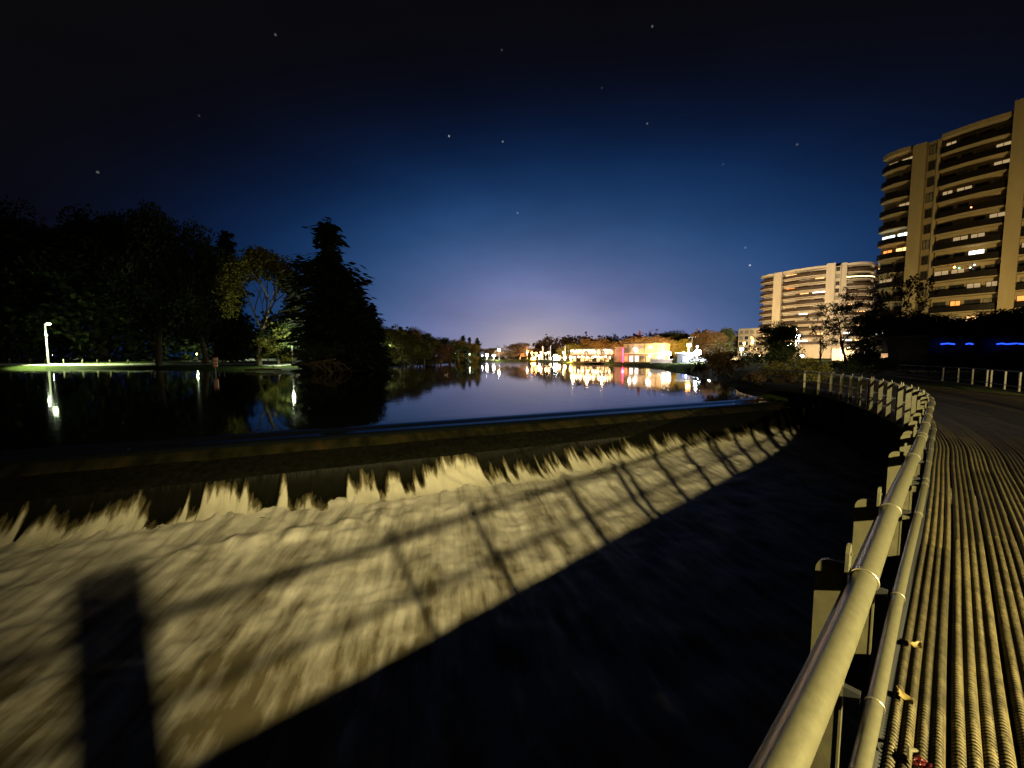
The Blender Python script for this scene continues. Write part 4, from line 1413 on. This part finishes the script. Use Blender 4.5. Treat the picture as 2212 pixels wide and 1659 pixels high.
# nearer tower, cut by the right edge
A1 = (80.5, 89.5)
t1 = empty('apartment_tower', (0, 0, 0), 'nearer tall olive-lit apartment tower with dark balcony bands, cut by the right edge', 'tower')
spec1 = [('bay', P2(1877.4, 92.5), P2(1939.7, 87.5), {'bulge': 1.1, 'nw': 2, 'rec': 1.5}),
         ('pier', P2(1939.7, 87.3), P2(1967.0, 85.6), {'out': .5}),
         ('windows', P2(1967.0, 85.6), P2(1988.4, 84.0), {'up': .3}),
         ('pier', P2(1988.4, 84.0), P2(1995.3, 83.6), {'out': -.25, 'up': -.2}),
         ('bay', P2(1996.2, 83.4), P2(2142.3, 75.5), {'bulge': .55, 'nw': 4, 'rec': 1.5, 'up': 1.2}),
         ('pier', P2(2142.3, 75.4), P2(2177.4, 73.8), {'out': 1.0, 'up': 1.6}),
         ('bay', P2(2177.4, 73.7), P2(2298.2, 69), {'bulge': .4, 'nw': 2, 'rec': 1.5})]
lit1 = {(0, 8, 0): EM['win_cool'], (0, 8, 1): EM['win_cool'], (0, 7, 0): EM['win_orange'], (0, 7, 1): EM['win_warm'],
        (4, 6, 2): EM['win_white'], (4, 2, 2): EM['win_warm'], (4, 9, 3): M['blind'], (6, 3, 0): EM['win_orange'], (4, 3, 1): EM['win_orange'], (0, 2, 1): EM['win_orange'], (4, 5, 1): EM['win_dim'], (4, 10, 0): EM['win_dim'], (4, 8, 3): EM['win_dim'], (0, 10, 1): EM['win_dim'], (6, 8, 1): EM['win_dim'], (4, 11, 3): EM['win_dim']}
tower(t1, spec1, 2.2, 3.28, 14, M['stucco'], M['balus'], 24, lit1, low_floor=1)
for i, (px, py, Y, mm) in enumerate([(2155, 566, 70, 'green_dot'), (2062, 577, 79, 'orange'), (2072, 579, 79, 'green_dot'), (2096, 578, 79, 'win_white'), (2105, 572, 79, 'win_cool'), (2098, 448, 79, 'tail')]):
    if i == 0:
        continue
    p = aty(px, py, Y)
    MB().ball((p.x, p.y, p.z), .15, 8, 5).build('balcony_light', EM[mm], t1)

# further tower with bowed balconies
t2 = empty('apartment_tower', (0, 0, 0), 'further bow-fronted apartment tower brightly lit in cream beside the pond', 'tower')
spec2 = [('bay', P2(1634.2, 184), P2(1662.9, 176), {'bulge': 1.3, 'nw': 1, 'rec': 2.0}),
         ('pier', P2(1662.9, 175.8), P2(1679.8, 173), {'out': .5, 'up': .3}),
         ('bay', P2(1680.8, 172.8), P2(1772.9, 160.5), {'bulge': 1.5, 'nw': 3, 'rec': 2.0, 'up': .5}),
         ('pier', P2(1772.9, 160.3), P2(1791.8, 158.6), {'out': .9, 'up': .8}),
         ('windows', P2(1791.8, 158.6), P2(1804.7, 157.6), {}),
         ('pier', P2(1804.7, 157.4), P2(1815.6, 156.8), {'out': .6, 'up': .5}),
         ('bay', P2(1816.5, 156.6), P2(1875.0, 156), {'bulge': 1.8, 'nw': 2, 'rec': 2.0, 'up': .6}),
         ('windows', P2(1875.0, 156), P2(1885.9, 157), {}),
         ('bay', P2(1885.9, 157.4), P2(1944.4, 160), {'bulge': 1.2, 'nw': 2, 'rec': 2.0})]
lit2 = {(2, 12, 0): EM['win_warm'], (2, 10, 0): EM['win_orange'], (2, 9, 1): EM['win_warm'], (2, 9, 2): EM['win_white'], (2, 6, 1): EM['win_white'],
        (6, 7, 0): EM['win_warm'], (8, 12, 0): EM['win_warm'], (2, 3, 2): EM['win_warm'], (6, 3, 1): EM['win_warm'], (6, 2, 0): EM['win_white'], (0, 3, 0): EM['win_warm'], (6, 10, 0): EM['win_dim'], (2, 11, 1): EM['win_dim'], (2, 8, 0): EM['win_dim'], (6, 9, 1): EM['win_dim'], (6, 5, 0): EM['win_dim'], (2, 5, 2): EM['win_dim'], (6, 4, 1): EM['win_warm'], (2, 4, 0): EM['win_dim'], (6, 12, 1): EM['win_dim'], (2, 7, 2): EM['win_dim'], (8, 9, 1): EM['win_warm'], (8, 7, 0): EM['win_orange'], (2, 2, 0): EM['win_warm'], (2, 2, 1): EM['win_white'], (6, 3, 0): EM['win_white'], (6, 2, 1): EM['win_warm'], (8, 3, 0): EM['win_warm'], (8, 2, 1): EM['win_white'], (0, 9, 0): EM['win_dim'], (6, 6, 1): EM['win_warm'], (2, 11, 2): EM['win_warm']}
tower(t2, spec2, 2.2, 2.86, 13, M['stucco2'], M['balus2'], 20, lit2, low_floor=2)
c = Vector(P2(1788, 170))
b = MB()
pr = [(-5.5, 0)] + [(5.5 * math.cos(math.pi - math.pi * k / 10), 1.6 + 1.6 * math.sin(math.pi * k / 10)) for k in range(11)] + [(5.5, 0)]
n = len(pr)
vs = [(c.x + p[0] * .8, c.y + y + p[0] * -.45, 39.2 + p[1]) for y in (-4, 6) for p in pr]
b.add(vs, [tuple(range(n)), tuple(range(2 * n - 1, n - 1, -1))] + [(i, n + i, n + (i + 1) % n, (i + 1) % n) for i in range(n)])
b.build('penthouse_vault', M['roof'], t2)


def strip_lights(root, A, B, bulge, z, m, off=.1, r=.11):
    P_, nn = bay_pts(A, B, bulge)
    MB().tube([(p.x + nn.x * off, p.y + nn.y * off, z) for p in P_], r, 5).build('string_lights', EM[m], root)


def fl(f):
    return 2.2 + 2.86 * f


strip_lights(t2, P2(1816.5, 156.6), P2(1875.0, 156), 1.8, fl(11) + .95, 'strip')
strip_lights(t2, P2(1885.9, 157.4), P2(1944.4, 160), 1.2, fl(12) + .9, 'strip')
strip_lights(t2, P2(1891.9, 157.6), P2(1944.4, 160), 1.0, fl(11) + .9, 'tail', r=.07)
strip_lights(t2, P2(1634.2, 184), P2(1662.9, 176), 1.3, fl(4) + 1.0, 'tail', r=.09)

# low lit block at the left foot of the further tower
lb = empty('apartment_block', (0, 0, 0), 'low flat-roofed block of lit windows at the left foot of the further tower', 'building')
A = Vector(P2(1592, 196)); B = Vector(P2(1640, 188))
d = (B - A).normalized(); rz = math.atan2(d.y, d.x); nn = Vector((-d.y, d.x)); nn = nn if nn.dot(-A) > 0 else -nn
C_ = (A + B) / 2 - nn * 5
MB().box((C_.x, C_.y, 9.2), ((B - A).length, 10, 14.6), rz).build('wall', M['stucco2'], lb)
MB().box((C_.x, C_.y, 16.7), ((B - A).length + .5, 10.5, .4), rz).build('roof', M['concrete'], lb)
g = random.Random(8)
for f in range(5):
    for k in range(4):
        p = A + (B - A) * ((k + .5) / 4)
        window(lb, p, d, nn, 1.5, 1.6, 3 + f * 2.8, [EM['win_warm'], M['glass'], EM['win_white'], M['blind'], EM['win_warm'], M['glass']][g.randrange(6)])

# ------------------------------------------------------------------ lamps by the towers
GT = 'street lamps below the towers'
sl = park_lamp(1723, 726, 100, 'brightest starburst lamp in front of the further tower', 'cool', .62, 500, (1, .95, .85), GT, .5, 'street_lamp', .12)
p = aty(1723, 726, 100)
spot('tower_fill', (p.x, p.y + .9, p.z), (118, 160, 20), 400000, (1, .75, .44), 62, .5, .5, sl)  # added spot at the lamp that brightens the further tower
park_lamp(1721, 711, 108, 'smaller lamp just above the starburst lamp', 'white', .2, None, grp=GT, name='street_lamp')
park_lamp(1705, 744, 92, 'white lamp lower left of the starburst lamp', 'white', .28, 900, grp=GT, name='street_lamp')
park_lamp(1733, 768, 104, 'low white lamp near the ground under the starburst lamp', 'white', .42, 500, grp=GT, name='street_lamp')
park_lamp(1608, 741, 165, 'amber lamp before the low lit block', 'orange', .45, 4000, (1, .5, .15), GT, name='street_lamp')
park_lamp(1602, 754, 150, 'large white lamp before the low lit block', 'white', .6, 7000, grp=GT, name='street_lamp')
park_lamp(1626, 736, 170, 'small amber lamp right of the low lit block', 'warm', .35, 2500, grp=GT, name='street_lamp')
park_lamp(1640, 768, 130, 'low warm lamp at the foot of the low lit block', 'warm', .32, 2500, (1, .6, .3), GT, name='street_lamp')
for px, py, lb_ in [(1822, 768, 'left warm lamp of the cluster by the tower entrance'), (1842, 770, 'middle warm lamp of the cluster by the tower entrance'), (1862, 767, 'third warm lamp of the cluster by the tower entrance'), (1880, 764, 'right warm lamp of the cluster by the tower entrance')]:
    park_lamp(px, py, 118, lb_, 'cluster', .55, 800, (1, .75, .4), GT, name='street_lamp')
park_lamp(1934, 735, 62, 'single amber lamp left of the black tree', 'warm', .09, 60, (1, .6, .3), GT, name='street_lamp')
ms = empty('fill_mast', (74, 49, 2), 'added mast out of view beyond the right edge with a fill light for the nearer tower', 'lamp')
MB().tube([(0, 0, 0), (0, 0, 5)], [.12, .08], 8).build('pole', M['pole'], ms)
MB().box((0, .1, 5), (.7, .4, .5)).build('lamp_head', M['black'], ms)
spot('tower_fill', (74, 49.5, 7.0), (86.5, 76, 24), 33000, (1, .70, .27), 74, .6, .3, ms)  # added unseen light that brightens the nearer tower

# lit entrance canopy and signs
cp = empty('entrance_canopy', (0, 0, 0), 'low bright entrance canopy at the foot of the further tower', 'canopy')
A = Vector(P2(1815, 121)); B = Vector(P2(1893, 117))
d = (B - A).normalized(); rz = math.atan2(d.y, d.x); C_ = (A + B) / 2
MB().box((C_.x, C_.y, 5.6), ((B - A).length, 4, .4), rz).build('roof', M['white'], cp)
MB().box((C_.x - 1, C_.y + 2.2, 3.4), ((B - A).length, .3, 4.0), rz).build('wall', M['creamwall'], cp)
for u in (0, .33, .66, 1):
    q = A + (B - A) * u
    MB().tube([(q.x, q.y, 1.5), (q.x, q.y, 5.4)], .16, 8).build('column', M['white'], cp)
sg = empty('sign_board', aty(1902, 711, 70), 'square pale green-lit sign board beside the dark tree', 'sign')
MB().box((0, 0, 0), (2.3, .16, 1.5)).build('panel', EM['sign'], sg)
MB().box((-.9, .1, -2.2), (.14, .12, 4.6)).build('post', M['pole_dark'], sg)
MB().tube([(-1.2, -.25, -.85), (.8, -.25, -.85)], .11, 6).build('tube_light', EM['win_cool'], sg)
sg = empty('notice_board', aty(1910, 768, 44), 'small tan notice board standing near the railing', 'sign')
MB().box((0, 0, 0), (.75, .06, .48)).build('panel', M['creamwall'], sg)
MB().box((0, .06, -.6), (.07, .07, 1.5)).build('post', M['wood'], sg)
l = bpy.data.lights.new('sign_light', 'SPOT'); l.energy = 160; l.color = (1, .7, .45); l.spot_size = R(60); l.shadow_soft_size = .05
o = bpy.data.objects.new('sign_light', l); COL.objects.link(o); o.parent = sg; o.location = (0, -1.2, -.6); o.rotation_euler = (R(110), 0, 0)
# blue neon on a dark low building
nb = empty('pavilion', (48.7, 40.2, 1.72), 'dark low pavilion behind the trees with a blue neon line along its eaves', 'building')
MB().box((0, 3, 1.5), (10, 5, 3.4)).build('wall', M['roof'], nb)
MB().box((0, 3, 3.4), (11, 6, .3)).build('roof', M['roof'], nb)
for xa, xb in ((-4.3, -2.9), (-1.7, -1.0), (1.5, 2.5), (2.6, 4.4)):
    MB().tube([(xa, -.1, 2.56), ((xa + xb) / 2, -.1, 2.62), (xb, -.1, 2.55)], .07, 6).build('neon_tube', EM['blue'], nb)

# ------------------------------------------------------------------ far shore buildings
rs = empty('waterfront_building', (0, 0, 0), 'long two-storey waterfront building hung with rows of warm bulbs', 'building')
A = Vector(P2(1237, 158)); B = Vector(P2(1325, 146))
d = (B - A).normalized(); rz = math.atan2(d.y, d.x); nn = Vector((-d.y, d.x)); nn = nn if nn.dot(-A) > 0 else -nn
LN = (B - A).length
C_ = (A + B) / 2 - nn * 4
MB().box((C_.x, C_.y, 3.2), (LN, 8, 5.2), rz).build('wall', M['brownwall'], rs)
MB().box((C_.x, C_.y, 6.0), (LN + 1, 9, .4), rz).build('roof', M['roof'], rs)
q = (A + B) / 2 + nn * .9
MB().box((q.x, q.y, 3.35), (LN, 1.8, .18), rz).build('terrace', M['wood'], rs)
rl = MB()
for k in range(28):
    p = A + (B - A) * (k / 27) + nn * 1.75
    rl.box((p.x, p.y, 3.9), (.06, .06, 1.0), rz)
p = (A + B) / 2 + nn * 1.75
rl.box((p.x, p.y, 4.42), (LN, .08, .08), rz)
rl.build('terrace_railing', M['white'], rs)
for k in range(10):
    for z, h in ((1.0, 1.6), (3.9, 1.3)):
        window(rs, A + (B - A) * ((k + .5) / 10), d, nn, 1.5, h, z, EM['win_warm'] if (k * 3 + int(z)) % 4 else M['glass'])
g = random.Random(6)
for k in range(22):
    for z in (2.75, 5.3):
        p = A + (B - A) * ((k + .5 + g.uniform(-.3, .3)) / 22) + nn * (1.9 + g.uniform(-.2, .2))
        if g.random() < .85:
            MB().ball((p.x, p.y, z + g.uniform(-.25, .2)), g.uniform(.18, .34), 8, 6).build('bulb', EM['bulb'], rs, True)
for u in (.15, .5, .85):
    l = bpy.data.lights.new('terrace_light', 'POINT'); l.energy = 2200; l.color = (1, .65, .32); l.shadow_soft_size = .5
    o = bpy.data.objects.new('terrace_light', l); COL.objects.link(o); o.parent = rs
    p = A + (B - A) * u + nn * 4
    o.location = (p.x, p.y, 5.5)

pkb = empty('waterfront_building', (0, 0, 0), 'pale pink lit waterfront building with a red neon corner and tall panels', 'building')
A = Vector(P2(1326, 146)); B = Vector(P2(1345, 142))
d = (B - A).normalized(); rz = math.atan2(d.y, d.x); nn = Vector((-d.y, d.x)); nn = nn if nn.dot(-A) > 0 else -nn
C_ = (A + B) / 2 - nn * 4
MB().box((C_.x, C_.y, 3.6), ((B - A).length, 8, 6.0), rz).build('side_wing', M['pinkwall'], pkb)
MB().tube([(B.x, B.y - .35, .8), (B.x, B.y - .35, 6.2)], .22, 8).build('neon_tube', EM['red'], pkb)
l = bpy.data.lights.new('neon_light', 'POINT'); l.energy = 500; l.color = (1, .03, .10); l.shadow_soft_size = .4
o = bpy.data.objects.new('neon_light', l); COL.objects.link(o); o.parent = pkb; o.location = (B.x - .6, B.y - 2.0, 2.4)
A = Vector(P2(1346, 141)); B = Vector(P2(1430, 133))
d = (B - A).normalized(); rz = math.atan2(d.y, d.x); nn = Vector((-d.y, d.x)); nn = nn if nn.dot(-A) > 0 else -nn
LN = (B - A).length
C_ = (A + B) / 2 - nn * 5
MB().box((C_.x, C_.y, 4.0), (LN, 10, 7.0), rz).build('wall', M['creamwall'], pkb)
MB().box((C_.x, C_.y, 7.7), (LN + .6, 10.6, .4), rz).build('roof', M['roof'], pkb)
for k in range(1, 7):
    p = A + (B - A) * (k / 7) + nn * .06
    MB().box((p.x, p.y, 5.6), (.14, .1, 3.2), rz).build('panel_strip', M['pinkwall'], pkb)
p = (A + B) / 2 + nn * .5
MB().box((p.x, p.y, 4.05), (LN, 1.0, .16), rz).build('ledge', M['white'], pkb)
for k in range(7):
    window(pkb, A + (B - A) * ((k + .5) / 7), d, nn, 1.25, 2.0, 1.2, [EM['win_orange'], EM['win_white'], EM['win_white'], M['blind'], EM['win_warm'], M['blind'], EM['win_white']][k])
for u, r_, z in ((.33, .62, 5.6), (.36, .5, 5.0), (.72, .45, 6.2), (.72, .4, 3.1)):
    p = A + (B - A) * u + nn * 1.0
    MB().ball((p.x, p.y, z), r_, 10, 7).build('wall_lamp', EM['wall'], pkb, True)
for u in (.3, .75):
    l = bpy.data.lights.new('wall_light', 'POINT'); l.energy = 300; l.color = (1, .82, .62); l.shadow_soft_size = .5
    o = bpy.data.objects.new('wall_light', l); COL.objects.link(o); o.parent = pkb
    p = A + (B - A) * u + nn * 5
    o.location = (p.x, p.y, 5.5)

qw = empty('low_wall', (0, 0, 0), 'bright low quay wall right of the pink building', 'wall')
A = Vector(P2(1405, 120)); B = Vector(P2(1478, 112))
d = (B - A).normalized(); rz = math.atan2(d.y, d.x); C_ = (A + B) / 2
MB().box((C_.x, C_.y, 1.4), ((B - A).length, .5, 1.5), rz).build('wall', M['creamwall'], qw)
MB().box((C_.x, C_.y, 2.2), ((B - A).length + .2, .7, .12), rz).build('coping', M['white'], qw)
kk = empty('kiosk', (0, 0, 0), 'small dark kiosk with a glowing blue front at the right end of the far shore', 'kiosk')
A = Vector(P2(1472, 112)); B = Vector(P2(1500, 109)); C_ = (A + B) / 2
d = (B - A).normalized(); rz = math.atan2(d.y, d.x)
MB().box((C_.x, C_.y + 1.6, 2.5), (3.6, 3, 2.8), rz).build('wall', M['pole_dark'], kk)
MB().box((C_.x, C_.y + 1.4, 4.0), (4.6, 4, .2), rz).build('roof', M['white'], kk)
MB().box((C_.x - .7, C_.y - .02, 2.2), (2.0, .1, 1.5), rz).build('blue_panel', EM['blue_panel'], kk)
MB().ball((C_.x - .6, C_.y - .2, 2.3), .22, 8, 6).build('lamp', EM['cool'], kk)
vn = empty('parked_van', (aty(1508, 774, 102).x, 102, 1.2), 'white van parked under the white lamp right of the blue kiosk', 'van', None, -.2)
car_parts(vn, M['white'])

GL2 = 'lamps on the far shore'
for px, py, Y, m_, r_, pw, lb_, col in [
    (1139, 760, 250, 'warm', .5, 2500, 'leftmost warm lamp on the far shore', (1, .6, .25)),
    (1149, 762, 244, 'orange', .5, 5000, 'orange lamp, left of the close orange pair', (1, .42, .08)),
    (1158, 763, 244, 'orange', .6, 6000, 'orange lamp, right of the close orange pair', (1, .42, .08)),
    (1152, 775, 238, 'orange', 1.15, 22000, 'big low orange lamp glowing at the waterline', (1, .42, .08)),
    (1165, 769, 236, 'white', .7, 2500, 'white lamp right of the big orange glow', (1, .9, .8)),
    (1169, 761, 240, 'warm', .4, 1500, 'warm lamp above the white one, near the first pale pole', (1, .6, .3)),
    (1179, 763, 240, 'warm', .4, 1500, 'lower of two warm lamps between the pale poles', (1, .6, .3)),
    (1185, 761, 240, 'warm', .4, 1500, 'upper of two warm lamps between the pale poles', (1, .6, .3)),
    (1189.5, 774, 228, 'warm', .35, 800, 'small low lamp by the second pale pole', (1, .7, .4)),
    (1200, 770, 215, 'cool', 1.0, 15000, 'large white lamp blazing at the middle of the far shore', (1, .92, .95)),
    (1200.5, 775, 214, 'white', .9, 3000, 'white lamp directly below the blazing one', (1, .92, .9)),
    (1208.5, 772, 208, 'warm', .6, 2500, 'warm lamp just right of the blazing white one', (1, .7, .4)),
    (1217, 761, 205, 'warm', .35, 1500, 'small lamp left of the third pale pole', (1, .7, .4)),
    (1220, 772.5, 200, 'warm', .6, 3500, 'round warm lamp below the third pale pole', (1, .65, .3)),
    (1233, 772, 180, 'warm', .55, 3500, 'round warm lamp at the left end of the bulb-strung building', (1, .65, .3)),
    (1256, 757.5, 176, 'orange', .55, 14000, 'orange lamp over the left half of the bulb-strung building', (1, .5, .12)),
    (1299.5, 756.5, 165, 'orange', .5, 13000, 'orange lamp over the right half of the bulb-strung building', (1, .5, .12)),
    (1339, 754, 150, 'white', .38, 500, 'white lamp above the red neon corner', (1, .8, .7)),
    (1392, 748, 160, 'warm', .4, 11000, 'small warm lamp above the pink building roof', (1, .65, .35)),
    (1408.5, 748, 152, 'orange', .6, 22000, 'orange lamp on the pole at the right end of the pink building', (1, .55, .15)),
    (1417.5, 765.5, 138, 'warm', .5, 200, 'orange-white lamp right of the pink building', (1, .6, .25)),
    (1435, 763, 128, 'white', .62, 150, 'left one of the two large yellow-white lamps above the quay wall', (1, .8, .5)),
    (1445, 764, 128, 'white', .62, 150, 'right one of the two large yellow-white lamps above the quay wall', (1, .8, .5)),
    (1475.5, 765, 125, 'warm', .5, 4000, 'warm lamp left of the blue kiosk', (1, .65, .25)),
    (1488.5, 745.5, 124, 'orange', .6, 24000, 'bright orange lamp on the utility pole', (1, .58, .12)),
    (1507, 761, 106, 'cool', .72, 9000, 'large blue-white lamp right of the utility pole', (.85, .9, 1)),
    (1506.5, 749, 107, 'cool', .2, 900, 'small white lamp above the large blue-white one', (.85, .9, 1)),
    (1533.5, 775, 95, 'cool', .22, 700, 'low white lamp alone near the shrubs at right', (.9, .95, 1)),
    (1052, 767, 240, 'white', .7, 4000, 'white lamp left of a pair at the narrow end of the pond', (1, .92, .9)),
    (1066.5, 767.5, 236, 'white', .65, 4000, 'white lamp right of a pair at the narrow end of the pond', (1, .85, .75)),
    (1078, 755.5, 245, 'white', .55, 2500, 'white lamp highest at the narrow end of the pond', (1, .92, .9))]:
    park_lamp(px, py, Y, lb_, m_, r_, pw, col, GL2, 0, 'street_lamp', .1)

for px, y1, Y, lb_ in [(1172.6, 748, 250, 'first pale pole on the far shore'), (1189, 747, 235, 'second pale pole on the far shore'), (1221, 747, 212, 'third pale pole left of the bulb-strung building')]:
    tp = aty(px, y1, Y)
    e = empty('utility_pole', (tp.x, Y, gz(tp.x, Y)), lb_, 'pole', 'pale poles on the far shore')
    h = tp.z - e.location.z
    MB().tube([(0, 0, 0), (0, 0, h)], [.32, .24], 8).build('pole', M['pole'], e, True)
    MB().box((0, 0, h - .8), (2.2, .15, .15)).build('crossarm', M['wood'], e)
tp = aty(1495.5, 726, 122)
up = empty('utility_pole', (tp.x, 122, gz(tp.x, 122)), 'tall timber utility pole beside the bright orange lamp', 'pole')
h = tp.z - up.location.z
MB().tube([(0, 0, 0), (0, 0, h)], [.24, .17], 10).build('pole', M['bark_pale'], up, True)
MB().box((0, 0, h - .5), (2.6, .14, .16)).build('crossarm', M['wood'], up)
for dx in (-1.1, -.4, .4, 1.1):
    MB().tube([(dx, 0, h - .42), (dx, 0, h - .2)], .07, 6).build('insulator', M['white'], up)
MB().tube([(0, 0, h * .62), (-.6, 0, h * .68), (-1.0, 0, h * .66)], .05, 6).build('lamp_arm', M['pole'], up)
tp = aty(1414, 733, 148)
up = empty('utility_pole', (tp.x, 148, gz(tp.x, 148)), 'slim pole with two arms at the right end of the pink building', 'pole')
h = tp.z - up.location.z
MB().tube([(0, 0, 0), (0, 0, h)], [.2, .12], 8).build('pole', M['pole'], up, True)
MB().tube([(0, 0, h * .7), (-1.2, 0, h * .76)], .05, 6).build('lamp_arm', M['pole'], up)
# cars by the low block
for px, Y, m_, rz, lb_ in [(1590, 132, 'car_silver', .4, 'silver car left of the white lamp before the low lit block'), (1612, 128, 'car_dark', .3, 'dark car in the middle of the parking row before the low lit block'), (1634, 126, 'car_silver', .35, 'silver car right in the parking row before the low lit block')]:
    x = (px - 1106) / F * Y
    e = empty('parked_car', (x, Y, gz(x, Y)), lb_, 'car', 'cars before the low lit block', rz + 1.2)
    car_parts(e, M[m_])
# bare waterside trees in front of the bulb-strung building
tree('bare_tree', 'twiggy', 2, 1272, 772, 14, 128, 'leaf_dark', 'small black bare tree at the water before the bulb-strung building', 'bare waterside trees', .3)
tree('bare_tree', 'twiggy', 1, 1308, 766, 18, 124, 'leaf_dark', 'larger black bare tree leaning over the water right of the smaller one', 'bare waterside trees', 1.3)

# ------------------------------------------------------------------ slim panel added on the deck behind the viewer to cast the broad shadow
ip = empty('shadow_panel', (.79, -.76, ZD + .03), 'slim dark upright panel added behind the viewer to cast the broad shadow', 'panel', None, R(40))
bx = MB()
pf = [(-.17, .12), (-.17, 1.70), (-.14, 1.745), (.14, 1.745), (.17, 1.70), (.17, .12)]
n = len(pf)
bx.add([(p[0], y, p[1]) for y in (-.03, .03) for p in pf], [tuple(range(n)), tuple(range(2 * n - 1, n - 1, -1))] + [(i, n + i, n + (i + 1) % n, (i + 1) % n) for i in range(n)])
bx.build('board', M['pole_dark'], ip)
for sx in (-.11, .11):
    MB().tube([(sx, 0, 0), (sx, 0, .14)], .022, 8).build('leg', M['steel'], ip)
MB().box((0, 0, .006), (.34, .16, .012)).build('base_plate', M['steel'], ip)
